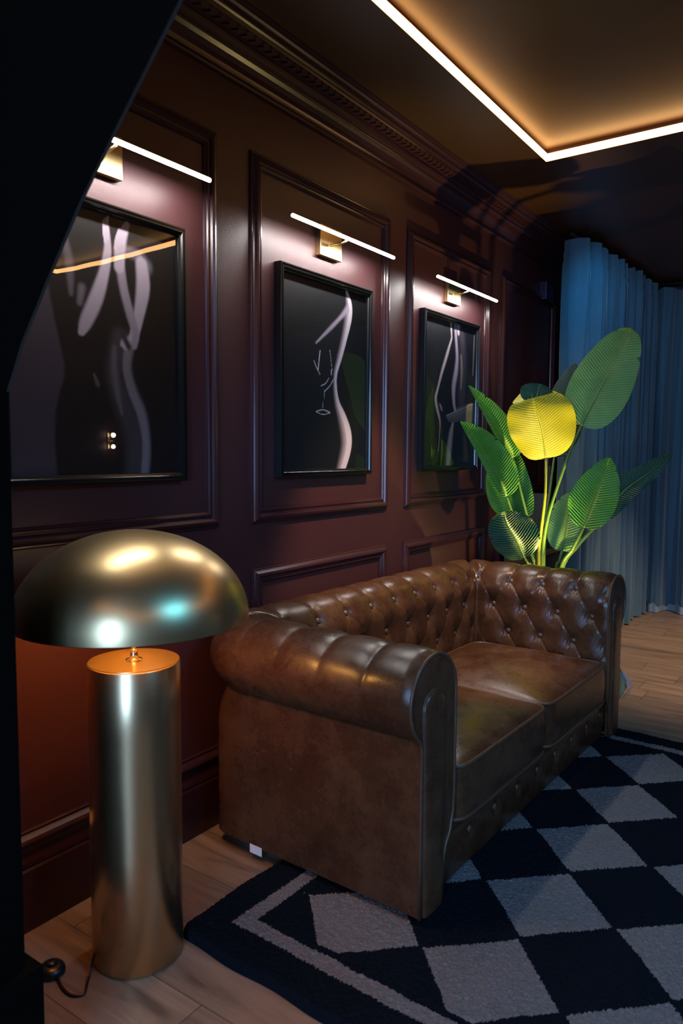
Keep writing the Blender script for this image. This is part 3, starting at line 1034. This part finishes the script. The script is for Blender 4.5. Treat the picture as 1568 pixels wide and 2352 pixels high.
def arm_surface(side):
    ns = 150
    u = np.linspace(0, 1, ns)[:, None]
    w0, z0, t = PP[:, 0][None], PP[:, 1][None], PT[None]
    s = u * (XB + np.maximum(w0, 0))
    H = tuft(s, t, 0.070, 0.153)
    H = corner_blend(H, XB + w0 - s)
    H = AMP * 0.62 + (H - AMP * 0.62) * tuft_mask(t)
    H = H * smooth(-0.02, 0.03, s) + AMP * 0.55 * (1 - smooth(-0.02, 0.03, s))
    on = (t < T_END).astype(float)
    disp = (H - AMP * 0.60) * on
    w = w0 + PN[:, 0][None] * disp
    z = z0 + PN[:, 1][None] * disp
    # the outer leather panel is very slightly full
    w = w + (1 - on) * 0.006 * np.sin(np.clip((0.52 - z0) / 0.48, 0, 1) * PI) * np.sin(np.clip(s / 0.79, 0, 1) * PI)
    s = u * (XB + np.maximum(w, 0))
    dx, dy = round_corner(s - XB, w, w, z)
    V = np.stack([-(XB + dx), side * (YI + dy), z * np.ones_like(s)], -1)
    return V


def back_surface():
    ns = 270
    u = np.linspace(-1, 1, ns)[:, None]
    w0, z0, t = PP[:, 0][None], PP[:, 1][None], PT[None]
    y = u * (YI + np.maximum(w0, 0))
    H = tuft(y, t, 0.081, 0.1625)
    H = corner_blend(H, YI + w0 - np.abs(y))
    H = AMP * 0.62 + (H - AMP * 0.62) * tuft_mask(t)
    on = (t < T_END).astype(float)
    disp = (H - AMP * 0.60) * on
    w = w0 + PN[:, 0][None] * disp
    z = z0 + PN[:, 1][None] * disp
    y = u * (YI + np.maximum(w, 0))
    ady, adx = round_corner(np.abs(y) - YI, w, w, z)
    V = np.stack([-(XB + adx), np.sign(y) * (YI + ady), z * np.ones_like(y)], -1)
    return V


def buttons(kind, parent):
    """button positions with the upholstery's local direction"""
    for r in (-1, 0, 1):
        t = T_ROW + r * Q_ROW
        k = int(np.argmin(np.abs(PT - t)))
        w_, z_ = PP[k]
        nw, nz = PN[k]
        sh = 0.5 if r % 2 else 0.0
        if kind == 'back':
            cand = [0.081 + 0.1625 * (i + sh) for i in range(-6, 7)]
            cand = [c_ for c_ in cand if abs(c_) < YI - 0.035]
        else:
            cand = [0.070 + 0.153 * (i + sh) for i in range(-1, 6)]
            cand = [c_ for c_ in cand if 0.03 < c_ < XB - 0.03]
        for c_ in cand:
            depth = AMP * 0.60 - AMP * 0.16
            w2, z2 = w_ - nw * depth, z_ - nz * depth
            if kind == 'back':
                p = Vector((-(XB + w2), c_, z2))
                n = Vector((-nw, 0, nz))
            else:
                sd = 1 if kind == 'far' else -1
                p = Vector((-c_, sd * (YI + w2), z2))
                n = Vector((0, sd * nw, nz))
            q = n.to_track_quat('Z', 'Y').to_matrix().to_4x4()
            o = bpy.data.objects.new('button', BTN)
            COL.objects.link(o)
            o.parent = parent
            o.matrix_local = Matrix.Translation(p) @ q


bm = lathe(bmesh.new(), [(0.0125, -0.012), (0.0125, 0.000), (0.0115, 0.004), (0.0075, 0.0075), (0, 0.009)], 20)
o = obj('button', bm, M['piping'], None, smooth=True)
BTN = o.data
bpy.data.objects.remove(o)

for kind, sd in (('near', -1), ('far', 1)):
    arm = grid_mesh('arm', arm_surface(sd), M['leather'], sofa)
    buttons(kind, arm)
    # scroll-shaped front panel
    outl = [(0.072, ZB), (0.070, 0.15), (0.056, 0.19), (0.030, 0.225), (0.014, 0.28)] + [(W0 - 0.001, z) for z in np.linspace(0.33, RC[1], 8)]
    outl += [(RC[0] + (RR + 0.002) * math.cos(a), RC[1] + (RR + 0.002) * math.sin(a)) for a in np.linspace(PI, math.radians(-54), 44)][1:]
    outl += [(0.193, 0.515), (0.192, 0.40), (0.192, 0.20), (0.191, ZB)]
    bm = bmesh.new()
    for x_ in (-0.012, 0.004):
        pass
    A = [bm.verts.new((-0.014, sd * (YI + w_), z_)) for w_, z_ in outl]
    B = [bm.verts.new((0.002, sd * (YI + w_), z_)) for w_, z_ in outl]
    bm.faces.new(A)
    bm.faces.new(B)
    for i in range(len(outl)):
        j = (i + 1) % len(outl)
        bm.faces.new((A[i], A[j], B[j], B[i]))
    fp = obj('arm_front', bm, M['leather'], sofa)
    tube('piping', [(0.003, sd * (YI + w_), z_) for w_, z_ in outl], 0.0048, M['piping'], fp, 8)
    # raised facing strip with an arched head
    st = [(0.080, ZB)] + [(0.078, z) for z in np.linspace(0.10, 0.60, 8)]
    st += [(0.133 + 0.055 * math.cos(a), 0.605 + 0.052 * math.sin(a)) for a in np.linspace(PI, 0, 24)][1:]
    st += [(0.187, 0.56), (0.184, 0.53), (0.180, 0.40), (0.180, 0.20), (0.180, ZB)]
    bm = bmesh.new()
    rings = []
    cen = (0.133, 0.35)
    for (ins, x_) in ((0.0, 0.0), (0.0005, 0.006), (0.004, 0.0105), (0.012, 0.013), (0.03, 0.0145)):
        ring = []
        n = len(st)
        for i, (w_, z_) in enumerate(st):
            # inset towards the strip's spine
            spz = min(max(z_, ZB), 0.605)
            vx, vz = 0.133 - w_, spz - z_
            L = math.hypot(vx, vz)
            ring.append(bm.verts.new((x_, sd * (YI + w_ + vx / L * ins), z_ + vz / L * ins)))
        rings.append(ring)
    for a_, b_ in zip(rings[:-1], rings[1:]):
        for i in range(len(st) - 1):
            bm.faces.new((a_[i], a_[i + 1], b_[i + 1], b_[i]))
    bm.faces.new(rings[-1])
    sp_ = obj('facing_strip', bm, M['leather'], fp, smooth=True)
    tube('piping', [(0.003, sd * (YI + w_), z_) for w_, z_ in st], 0.0032, M['piping'], fp, 8)

bk = grid_mesh('backrest', back_surface(), M['leather'], sofa)
buttons('back', bk)

# base: box under the seat and a full front rail with its row of buttons
box('base', -XB - 0.02, -0.035, -YI - 0.02, YI + 0.02, ZB, 0.22, M['leather'], sofa)
ns, nt = 260, 40
u = np.linspace(-0.738, 0.738, ns)[:, None]
v = np.linspace(0, 1, nt)[None]
zz = ZB - 0.004 + v * 0.190
bul = 0.012 * np.sin(np.clip(v, 0, 1) * PI) ** 0.6
tops = 0.012 * smooth(0.80, 0.86, v)
crs = -0.008 * np.exp(-((v - 0.80) / 0.03) ** 2)
k_ = np.round((u - 0.0) / 0.175)
du_ = u - k_ * 0.175
dz_ = zz - 0.148
dd = du_ ** 2 + dz_ ** 2
dim_ = -0.010 * np.exp(-dd / 0.018 ** 2) * (np.abs(k_) <= 4)
xx = -0.030 + bul + tops + crs + dim_ + 0.0 * u
V = np.stack([xx, u + 0 * v, zz + 0 * u], -1)
rail = grid_mesh('front_rail', V, M['leather'], sofa)
for i in range(-4, 5):
    if abs(i * 0.175) < 0.72:
        o = bpy.data.objects.new('button', BTN)
        COL.objects.link(o)
        o.parent = rail
        o.matrix_local = Matrix.Translation((-0.026, i * 0.175, 0.148)) @ Vector((1, 0, 0)).to_track_quat('Z', 'Y').to_matrix().to_4x4()
tube('piping', [(-0.012, y_, 0.232) for y_ in np.linspace(-0.66, 0.66, 12)], 0.005, M['piping'], rail, 8)


def seat_cushion(y0, y1, seed):
    cx, cy = (-XB + 0.02) / 2 - 0.004, (y0 + y1) / 2
    hx, hy = (XB + 0.02) / 2 - 0.004, (y1 - y0) / 2 - 0.003
    nph = 240
    ph = np.linspace(0, 2 * PI, nph, endpoint=False)
    # rounded rectangle
    n = 14.0
    cph, sph = np.cos(ph), np.sin(ph)
    rad = (np.abs(cph / hx) ** n + np.abs(sph / hy) ** n) ** (-1 / n)
    bx, by = rad * cph, rad * sph
    rings = []
    rs = np.linspace(0, 1, 46) ** 0.8
    r_ = np.random.default_rng(seed)
    for r in rs:
        x, y = bx * r, by * r
        q = (np.clip(np.abs(x / hx), 0, 1) ** 2.6, np.clip(np.abs(y / hy), 0, 1) ** 2.6)
        crown = 0.052 * (1 - q[0]) * (1 - q[1])
        wr = 0.0015 * np.sin(x * 31 + y * 17 + seed) * (1 - r) + 0.002 * np.sin(y * 23 - x * 9 + seed * 2) * (1 - r * r)
        z = 0.388 + crown + wr + 0.006 * (1 - np.clip((r - 0.9) / 0.1, 0, 1) ** 2)
        rings.append(np.stack([cx + x, cy + y, z], -1))
    for f in np.linspace(0.06, 1, 16):
        b = 0.007 * math.sin(f * PI)
        x, y = bx * (1 + b / hx), by * (1 + b / hy)
        z = 0.388 - f * 0.158 + 0.002 * np.sin(ph * 11 + seed) * math.sin(f * PI)
        rings.append(np.stack([cx + x, cy + y, z + 0 * x], -1))
    rings.append(np.stack([cx + bx * 0.9, cy + by * 0.9, np.full(nph, 0.226)], -1))
    rings.append(np.stack([cx + bx * 0.0, cy + by * 0.0, np.full(nph, 0.226)], -1))
    cu = grid_mesh('seat_cushion', np.array(rings), M['leather'], sofa, wrap_v=True)
    for zq in (0.389, 0.232):
        tube('piping', [(cx + x * 1.004, cy + y * 1.004, zq) for x, y in zip(bx[::2], by[::2])], 0.0066, M['piping'], cu, 8, closed=True)


seat_cushion(-0.664, -0.002, 1)
seat_cushion(0.002, 0.664, 5)

for (fx, fy) in ((-0.04, -0.80), (-0.04, 0.80), (-0.70, -0.78), (-0.70, 0.78)):
    z_f = 0.0285 if fx > -0.3 else 0.001
    if fx < -0.3:
        z_f = 0.001
    bm = lathe(bmesh.new(), [(0, z_f), (0.020, z_f), (0.026, z_f + 0.010), (0.030, 0.05), (0, 0.05)], 20)
    o = obj('foot', bm, M['black_wood'], sofa, smooth=True)
    o.location = (fx, fy, 0)
o = box('care_tag', -0.615, -0.565, -0.861, -0.8595, 0.022, 0.050, M['white'], sofa)
o['label'] = 'small white fabric tag'

# things at the far end of the sofa
bm = bmesh.new()
V = [(0, 0, 0), (0.012, 0.02, 0), (0.022, 0.03, 0.10), (0.040, 0.045, 0.17), (0.030, 0.05, 0.22), (0.0, 0.03, 0.26)]
for dy in (0.0, 0.05):
    pass
pk = [(0.0, 0.0), (0.008, 0.12), (0.055, 0.20), (0.052, 0.235), (0.012, 0.30), (-0.03, 0.30), (-0.06, 0.20), (-0.06, 0.0)]
A = [bm.verts.new((x_, 0, z_)) for x_, z_ in pk]
B = [bm.verts.new((x_ * 0.9, 0.055, z_ * 0.97)) for x_, z_ in pk]
bm.faces.new(A)
bm.faces.new(B[::-1])
for i in range(len(pk)):
    j = (i + 1) % len(pk)
    bm.faces.new((A[i], B[i], B[j], A[j]))
root = empty('paper_packet', (0.875, 3.475, 0.0))
tag(root, 'crumpled tan paper packet standing against the far end of the sofa', 'packet')
obj('packet_body', bm, M['paper'], root)
bm = bmesh.new()
fl = spline([(0.01, 0.13), (0.045, 0.17), (0.060, 0.205), (0.050, 0.235), (0.02, 0.27)], 16)
A = [bm.verts.new((x_ + 0.004, -0.004, z_)) for x_, z_ in fl]
B = [bm.verts.new((x_ + 0.014 + 0.004 * math.sin(i * 1.9), 0.05, z_ + 0.004 * math.sin(i * 2.3))) for i, (x_, z_) in enumerate(fl)]
for i in range(len(fl) - 1):
    bm.faces.new((A[i], A[i + 1], B[i + 1], B[i]))
obj('clear_film', bm, M['film'], root, smooth=True)
# small dark flap hanging from the outer side of the far arm
bm = bmesh.new()
add_box(bm, -0.10, -0.035, 0.862, 0.866, 0.46, 0.60, 0.001)
fl_ = obj('hanging_flap', bm, M['black_plastic'], sofa)
fl_.location = (0, 0.012, 0)
# dark cloth hanging over the outer side of the far arm
pts = []
for i, (yy, z_) in enumerate([(3.30, 0.752), (3.40, 0.752), (3.455, 0.70), (3.478, 0.63), (3.482, 0.55), (3.484, 0.495)]):
    pts.append([(x_, yy + 0.004 + 0.005 * math.sin(x_ * 70), z_ + 0.004) for x_ in np.linspace(0.70, 0.86, 14)])
# ================================================================== RUG
RX, RY = M['rug_params']
nx, ny = 640, 610
gx, gy = np.meshgrid(np.linspace(0, RX, nx), np.linspace(0, RY, ny), indexing='ij')
ed = np.minimum(np.minimum(gx, RX - gx), np.minimum(gy, RY - gy))
z = 0.019 * np.clip(ed / 0.010, 0, 1) ** 0.5 + 0.0012 + rng.random(gx.shape) ** 1.5 * 0.0062 * (ed > 0)
# slightly uneven outline with softened corners
cr = 0.05
ox = np.where(gx < cr, cr - gx, np.where(gx > RX - cr, RX - cr - gx, 0))
oy = np.where(gy < cr, cr - gy, np.where(gy > RY - cr, RY - cr - gy, 0))
q = np.hypot(ox, oy)
m = np.maximum(np.abs(ox), np.abs(oy))
k = np.where((ox != 0) & (oy != 0), m / np.maximum(q, 1e-6), 1)
px = gx + ox * (1 - k) + 0.004 * np.sin(gy * 19) * (ed < 0.03)
py = gy + oy * (1 - k) + 0.004 * np.sin(gx * 23) * (ed < 0.03)
V = np.stack([px, py, z], -1)
rug = grid_mesh('rug', V, M['rug'], None)
rug.location = (0.345, 1.275, 0.0005)
rug.rotation_euler = (0, 0, math.radians(-1.6))
tag(rug, 'shaggy near black rug with cream diamonds and a cream border stripe under the sofa', 'rug')
LEAVES = {
 'A': ([[0.612, 3.72, 1.419], [0.708, 3.74, 1.626], [0.803, 3.72, 1.806], [0.86, 3.66, 1.894]], [0.864, 0.284, -0.415], 0.150, 0.141),
 'B': ([[0.451, 3.68, 1.257], [0.454, 3.6, 1.391], [0.444, 3.53, 1.500], [0.430, 3.505, 1.583]], [0.912, 0.326, 0.248], 0.152, 0.173),
 'K': ([[0.446, 3.535, 1.525], [0.452, 3.53, 1.560], [0.459, 3.53, 1.590], [0.466, 3.53, 1.617]], [0.912, 0.326, 0.1], 0.085, 0.075),
 'C': ([[0.383, 4.0, 1.26], [0.421, 4.0, 1.426], [0.455, 4.0, 1.61], [0.482, 4.0, 1.76]], [0.936, 0.321, -0.142], 0.107, 0.107),
 'D': ([[0.26, 3.72, 1.255], [0.223, 3.64, 1.361], [0.167, 3.55, 1.504], [0.117, 3.46, 1.621]], [0.782, 0.321, 0.534], 0.023, 0.091),
 'E': ([[0.254, 3.66, 1.055], [0.205, 3.58, 1.203], [0.15, 3.48, 1.347], [0.115, 3.38, 1.436]], [0.769, 0.348, 0.536], 0.034, 0.113),
 'F': ([[0.307, 3.82, 0.937], [0.277, 3.8, 1.073], [0.242, 3.78, 1.224], [0.214, 3.75, 1.352]], [0.893, 0.366, 0.262], 0.178, 0.061),
 'G': ([[0.368, 3.64, 0.743], [0.352, 3.58, 0.829], [0.316, 3.53, 0.92], [0.304, 3.5, 0.994]], [0.823, 0.38, 0.422], 0.115, 0.124),
 'H': ([[0.489, 3.86, 0.766], [0.508, 3.86, 0.883], [0.517, 3.88, 0.986], [0.531, 3.9, 1.078]], [0.942, 0.292, -0.164], 0.103, 0.087),
 'I': ([[0.633, 3.75, 0.907], [0.675, 3.74, 1.024], [0.721, 3.73, 1.146], [0.754, 3.73, 1.264]], [0.921, 0.25, -0.298], 0.120, 0.109),
 'J': ([[0.692, 3.88, 0.95], [0.774, 3.92, 1.086], [0.883, 3.98, 1.188], [0.979, 4.05, 1.288]], [0.716, 0.148, -0.682], 0.071, 0.058),
}
STEMS = {
 'A': [[0.612, 3.72, 1.419], [0.537, 3.74, 1.24], [0.451, 3.75, 0.968], [0.424, 3.75, 0.784], [0.422, 3.75, 0.669]],
 'B': [[0.451, 3.68, 1.257], [0.447, 3.70, 1.083], [0.421, 3.73, 0.9], [0.406, 3.74, 0.783], [0.407, 3.74, 0.668]],
 'C': [[0.383, 4.0, 1.26], [0.392, 3.92, 1.072], [0.403, 3.84, 0.936], [0.418, 3.78, 0.78], [0.422, 3.77, 0.666]],
 'D': [[0.26, 3.72, 1.255], [0.3, 3.74, 1.076], [0.339, 3.75, 0.927], [0.368, 3.76, 0.778], [0.386, 3.76, 0.664]],
 'E': [[0.254, 3.66, 1.055], [0.282, 3.68, 0.963], [0.341, 3.71, 0.827], [0.376, 3.73, 0.736], [0.384, 3.74, 0.666]],
 'F': [[0.307, 3.82, 0.937], [0.332, 3.8, 0.842], [0.364, 3.78, 0.729], [0.385, 3.77, 0.662]],
 'G': [[0.368, 3.64, 0.743], [0.38, 3.66, 0.71], [0.384, 3.69, 0.668]],
 'H': [[0.489, 3.86, 0.766], [0.481, 3.84, 0.709], [0.473, 3.82, 0.66]],
 'I': [[0.633, 3.75, 0.907], [0.578, 3.76, 0.795], [0.513, 3.77, 0.67]],
 'J': [[0.692, 3.88, 0.95], [0.651, 3.86, 0.897], [0.575, 3.84, 0.798], [0.51, 3.8, 0.666]],
}

# ================================================================== PLANT
# kind of leaf, fold of the halves, shape (a = where the widest part sits, b = bluntness), curl of the tip, notches (t, side, depth)
LOOK = {
    'A': ('leaf_light', 0.16, (0.54, 0.86), (0.055, 0.80), [(0.80, -1, 0.20), (0.60, 1, 0.22)]),
    'B': ('leaf_lit_yellow', 0.10, (0.86, 0.42), (-0.13, 0.80), [(0.84, -1, 0.16), (0.90, 1, 0.1)]),
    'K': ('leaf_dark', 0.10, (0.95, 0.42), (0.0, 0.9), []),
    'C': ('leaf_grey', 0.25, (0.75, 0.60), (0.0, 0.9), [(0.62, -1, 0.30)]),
    'D': ('leaf', 0.35, (0.58, 0.78), (0.0, 0.9), [(0.78, 1, 0.35)]),
    'E': ('leaf', 0.35, (0.58, 0.74), (0.0, 0.9), [(0.80, 1, 0.30), (0.55, 1, 0.12)]),
    'F': ('leaf', 0.15, (0.70, 0.55), (0.0, 0.9), []),
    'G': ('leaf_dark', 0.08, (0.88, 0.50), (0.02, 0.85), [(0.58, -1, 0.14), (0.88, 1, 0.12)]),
    'H': ('leaf_light', 0.35, (0.75, 0.55), (0.0, 0.9), [(0.80, -1, 0.22), (0.62, -1, 0.15)]),
    'I': ('leaf', 0.14, (0.72, 0.66), (0.02, 0.85), [(0.80, -1, 0.14), (0.85, 1, 0.25)]),
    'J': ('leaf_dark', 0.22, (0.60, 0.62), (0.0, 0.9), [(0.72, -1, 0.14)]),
}
plant = empty('potted_plant', (0.415, 3.77, 0.0))
tag(plant, 'tall potted plant with broad ribbed paddle leaves, one lit bright yellow, behind the sofa', 'plant')
PB = Vector((0.415, 3.77, 0.0))
CAMV = Vector((1.7722, 0.0, 1.28))
for key, (mid, side, wl, wr) in LEAVES.items():
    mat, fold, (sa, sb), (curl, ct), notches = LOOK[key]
    nt, nv = 300, 40
    P = spline(mid, nt)
    T = np.gradient(P, axis=0)
    L = np.concatenate([[0], np.cumsum(np.linalg.norm(np.diff(P, axis=0), axis=1))])
    T /= np.linalg.norm(T, axis=1)[:, None]
    S = np.array(side)[None] - (T @ np.array(side))[:, None] * T
    S /= np.linalg.norm(S, axis=1)[:, None]
    N = np.cross(S, T)
    if N[nt // 2] @ np.array([0.57, -0.81, 0.1]) < 0:
        N = -N
    t = np.linspace(0, 1, nt)
    shape = np.clip(np.sin(PI * np.clip(t, 0.0005, 0.9995) ** sa), 0, 1) ** sb
    v = np.linspace(-1, 1, nv)
    W = np.zeros((nt, nv))
    for j, vv in enumerate(v):
        wd = (wl if vv < 0 else wr) * shape
        for (tn, sd, dp) in notches:
            if (sd < 0) == (vv < 0):
                wd = wd * (1 - dp * np.exp(-np.abs((t - tn) / 0.012)) * min(1, abs(vv) * 1.2))
        W[:, j] = wd
    a = np.abs(v)[None]
    run = v[None] * W
    ph = (L[:, None] - 0.55 * a * W) / 0.0135
    # halves fold, droop at the rim, fine corrugation along the veins, wavy margin
    lift = fold * a * W - 0.55 * fold * (a ** 2) * W * 1.2
    lift += (0.0016 if key == 'B' else 0.0036) * np.sin(2 * PI * ph) * np.clip(a * 3, 0, 1) * (1 - a ** 4 * 0.4)
    lift += 0.006 * (a ** 3) * np.sin(t[:, None] * 17 + v[None] * 2 + ord(key)) * shape[:, None]
    # tip curl
    c_ = np.clip((t - ct) / (1 - ct), 0, 1)[:, None] ** 2
    V = P[:, None] + S[:, None] * run[..., None] + N[:, None] * lift[..., None]
    V = V - N[:, None] * (curl * c_)[..., None] * -1.0
    # lobes reach a little behind the stalk joint
    V = V - T[:, None] * ((0.10 * a * W) * np.exp(-(t[:, None] / 0.12) ** 2))[..., None]
    V = V - np.array(PB)
    uv = np.stack([ph, np.broadcast_to(a, ph.shape)], -1)
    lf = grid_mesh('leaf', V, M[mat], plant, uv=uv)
    # raised midrib
    rib = [tuple(p - np.array(PB) + n * 0.0015) for p, n in zip(P[::12], N[::12])]
    rr = [0.0042 * (1 - 0.85 * i / (len(rib) - 1)) for i in range(len(rib))]
    tube('midrib', rib, rr, M['stem'] if mat != 'leaf_lit_yellow' else M['stem_lit_yellow'], lf, 8)
for key, pts in STEMS.items():
    base = (0.415 + (pts[-1][0] - 0.415) * 0.75, 3.77 + (pts[-1][1] - 3.77) * 0.75, 0.30)
    P = spline(pts + [base], 60)
    n = len(P)
    th_ = 0.0095 if key in 'GH' else 0.012
    rad = []
    for i in range(n):
        f = i / (n - 1)
        r = 0.0060 + (th_ - 0.0060) * f
        # bamboo-like joints
        if i % 9 == 4:
            r *= 1.12
        rad.append(r)
    tube('stem', [tuple(p - np.array(PB)) for p in P], rad, M['stem_lit_yellow'] if key in 'B' else M['stem'], plant, 10)
obj('pot', lathe(bmesh.new(), [(0, 0.0), (0.105, 0.0), (0.112, 0.006), (0.150, 0.33), (0.156, 0.335), (0.156, 0.350), (0.146, 0.352), (0.142, 0.33), (0.138, 0.30), (0, 0.30)], 64), M['pot'], plant, smooth=True)
obj('soil', lathe(bmesh.new(), [(0, 0.315), (0.08, 0.312), (0.137, 0.306)], 40), M['soil'], plant, smooth=True)
# uplight standing on the floor between the sofa and the pot
ul = empty('uplight', (0.62, 3.67, 0.0))
tag(ul, 'small black floor uplight behind the sofa arm aimed at the leaves', 'lamp')
obj('housing', lathe(bmesh.new(), [(0, 0.001), (0.045, 0.001), (0.045, 0.012), (0.02, 0.02), (0.02, 0.42), (0.035, 0.44), (0.035, 0.49), (0.031, 0.49), (0.031, 0.46), (0, 0.46)], 32), M['black_plastic'], ul, smooth=False)
lamp('uplight_beam', 'SPOT', (0.62, 3.67, 0.50), P_UPLIGHT, (1.0, 0.74, 0.26), (0.52, 3.64, 1.5), 0.012, 150, 0.3)
lamp('uplight_hot_beam', 'SPOT', (0.62, 3.67, 0.50), P_UPLIGHT * 8.5, (1.0, 0.78, 0.20), (0.39, 3.59, 1.20), 0.012, 54, 0.7)

# ================================================================== CURTAINS


def curtain(name, path, z0, z1, amp, wave, n, label, seed, mat='velvet', heading=True, cat='curtain', flare=0.0, cusp=False):
    P = spline(path, 900)
    d = np.concatenate([[0], np.cumsum(np.hypot(*np.diff(P, axis=0).T))])
    L = d[-1]
    s = np.linspace(0, L, n)
    X = np.interp(s, d, P[:, 0])
    Y = np.interp(s, d, P[:, 1])
    tx, ty = np.gradient(X), np.gradient(Y)
    l = np.hypot(tx, ty)
    nx_, ny_ = ty / l, -tx / l
    r_ = np.random.default_rng(seed)
    # irregular pleats: random phase walk
    nk = int(L / wave) + 3
    jit = np.interp(s, np.linspace(0, L, nk), r_.uniform(-0.28, 0.28, nk))
    am = np.interp(s, np.linspace(0, L, nk), r_.uniform(0.7, 1.2, nk))
    zs = np.linspace(0, 1, 90)
    V = np.zeros((n, len(zs), 3))
    for j, h in enumerate(zs):
        z = z0 + (z1 - z0) * h
        ph = 2 * PI * (s / wave + jit * (1 - 0.4 * h)) + 0.25 * math.sin(3 * (1 - h))
        base = np.sin(ph)
        f = np.abs(np.sin(ph / 2)) * 2 - 1 if cusp else np.sign(base) * np.abs(base) ** 0.7
        a = amp * am * (1.0 + flare * (1 - h))
        fine = 0.006 * np.sin(ph * 2.3 + 5 * h + 1.3) + 0.004 * np.sin(ph * 3.7 - 9 * h)
        off = a * f + fine
        if heading:
            k = smooth(0.925, 0.99, np.array(h))
            off = off * (1 - 0.15 * k) + 0.004 * np.sin(h * 330 + ph) * k * (1 - k) * 4
        V[:, j, 0] = X + nx_ * off
        V[:, j, 1] = Y + ny_ * off
        zz_ = z + (0.006 * np.sin(ph * 1.1) * h ** 12 if heading else 0)
        V[:, j, 2] = zz_
    o = grid_mesh(name, V, M[mat], None)
    tag(o, label, cat)
    return o, V


c1, V1 = curtain('curtain', [(0.235, 4.62), (0.285, 4.80), (0.305, 5.1), (0.318, 5.6), (0.325, 6.0), (0.335, 6.24)], 0.012, 2.600, 0.072, 0.150, 900,
                 'blue velvet curtain hanging in tight pleats along the left, behind the tallest leaf', 3, cusp=True)
c2, V2 = curtain('curtain', [(0.36, 6.36), (0.8, 6.42), (1.6, 6.44), (2.6, 6.44), (3.95, 6.44)], 0.012, 2.585, 0.055, 0.30, 900,
                 'dark blue velvet curtain across the back wall at the right edge of the picture', 8, flare=0.4)
# pale lining showing under the hem of the back curtain
V = np.zeros((300, 8, 3))
for i in range(300):
    k = int(i / 299 * 899)
    for j in range(8):
        V[i, j] = (V2[k, 0, 0], V2[k, 0, 1] - 0.012 - 0.006 * math.sin(i * 0.9), 0.004 + (0.055 + 0.018 * math.sin(i * 0.37) + 0.010 * math.sin(i * 1.3)) * j / 7)
hem = grid_mesh('lining', V, M['fringe'], c2)
hem['label'] = 'pale lining showing under the hem'
bm = bmesh.new()
add_tube(bm, [(0.235, 4.60, 2.622), (0.30, 5.0, 2.622), (0.32, 6.1, 2.622), (0.36, 6.34, 2.622), (0.8, 6.42, 2.622), (3.95, 6.44, 2.622)], 0.011, 10)
o = obj('curtain_track', bm, M['black_plastic'], None, smooth=True)
tag(o, 'black ceiling track above the blue curtains', 'curtain rail')

# brown drape on the far side of the room, seen only mirrored in the picture glass
curtain('drape', [(4.02, 0.6), (4.0, 1.7), (4.0, 3.15)], 0.15, 2.25, 0.04, 0.22, 700, 'brown pleated drape on the right wall, mirrored faintly in the middle picture', 12, 'drape', True, 'curtain')

# ================================================================== CABINET AND BOARD
root = empty('open_cabinet', (0.0, 4.2, 0.0))
tag(root, 'low dark wooden cabinet with an open side against the wall behind the plant', 'cabinet')
box('side_panel', 0.024, 0.26, 0.0, 0.018, 0.0, 0.68, M['walnut'], root)
box('side_panel', 0.024, 0.26, 0.322, 0.34, 0.0, 0.68, M['walnut'], root)
box('top', 0.024, 0.268, -0.006, 0.346, 0.68, 0.704, M['walnut'], root, bevel=0.001)
box('back_panel', 0.024, 0.032, 0.018, 0.322, 0.0, 0.68, M['walnut'], root)
box('shelf', 0.032, 0.25, 0.018, 0.322, 0.34, 0.358, M['walnut'], root)
root = empty('display_board', (0.20, 4.33, 0.7045))
tag(root, 'small slate grey board with a thin upright post standing on the cabinet', 'board')
bm = bmesh.new()
add_box(bm, -0.075, 0.040, 0.0, 0.012, 0.0, 0.335, 0.002)
obj('board', bm, M['slate'], root)
box('post', 0.032, 0.040, 0.014, 0.026, 0.0, 0.50, M['slate'], root)
box('foot', -0.05, 0.03, -0.03, 0.05, 0.0, 0.008, M['slate'], root)

# dark navy door behind the curtain
d = struct(box('door_1', 0.02, 0.30, 6.585, 6.615, 0.0, 2.26, M['navy_paint']))
tube('door_handle', [(0.26, 6.585, 1.02), (0.26, 6.55, 1.02), (0.18, 6.55, 1.02)], 0.008, M['steel'], d)

# ================================================================== FURNITURE MIRRORED IN THE PICTURE GLASS
root = empty('banquette', (3.55, 4.05, 0.0))
tag(root, 'pale blue upholstered banquette on the right side, mirrored in the largest picture', 'seat')
box('base', -0.40, 0.45, -0.75, 0.75, 0.02, 0.34, M['pale_fabric'], root, bevel=0.02)
box('seat_cushion', -0.42, 0.25, -0.74, -0.01, 0.34, 0.47, M['pale_fabric'], root, bevel=0.04, seg=4)
box('seat_cushion', -0.42, 0.25, 0.01, 0.74, 0.34, 0.47, M['pale_fabric'], root, bevel=0.04, seg=4)
box('back_cushion', 0.18, 0.42, -0.74, -0.01, 0.40, 1.00, M['pale_fabric'], root, bevel=0.06, seg=4)
box('back_cushion', 0.18, 0.42, 0.01, 0.74, 0.40, 1.00, M['pale_fabric'], root, bevel=0.06, seg=4)
root = empty('wall_sconce', (X_R, 4.52, 1.33))
tag(root, 'brass twin wall sconce on the right wall, mirrored in the largest picture', 'wall light')
box('back_plate', -0.012, -0.001, -0.03, 0.03, -0.08, 0.08, M['brass_fine'], root, bevel=0.003)
tube('arm', [(-0.01, 0, 0), (-0.06, 0, 0)], 0.006, M['brass_fine'], root)
for dz in (-0.055, 0.055):
    bm = bmesh.new()
    bmesh.ops.create_uvsphere(bm, u_segments=16, v_segments=10, radius=0.022, matrix=Matrix.Translation((-0.065, 0, dz)))
    obj('bulb', bm, emissive('sconce_bulb', (1.0, 0.82, 0.6), 25.0), root, smooth=True)
bpy.context.view_layer.update()
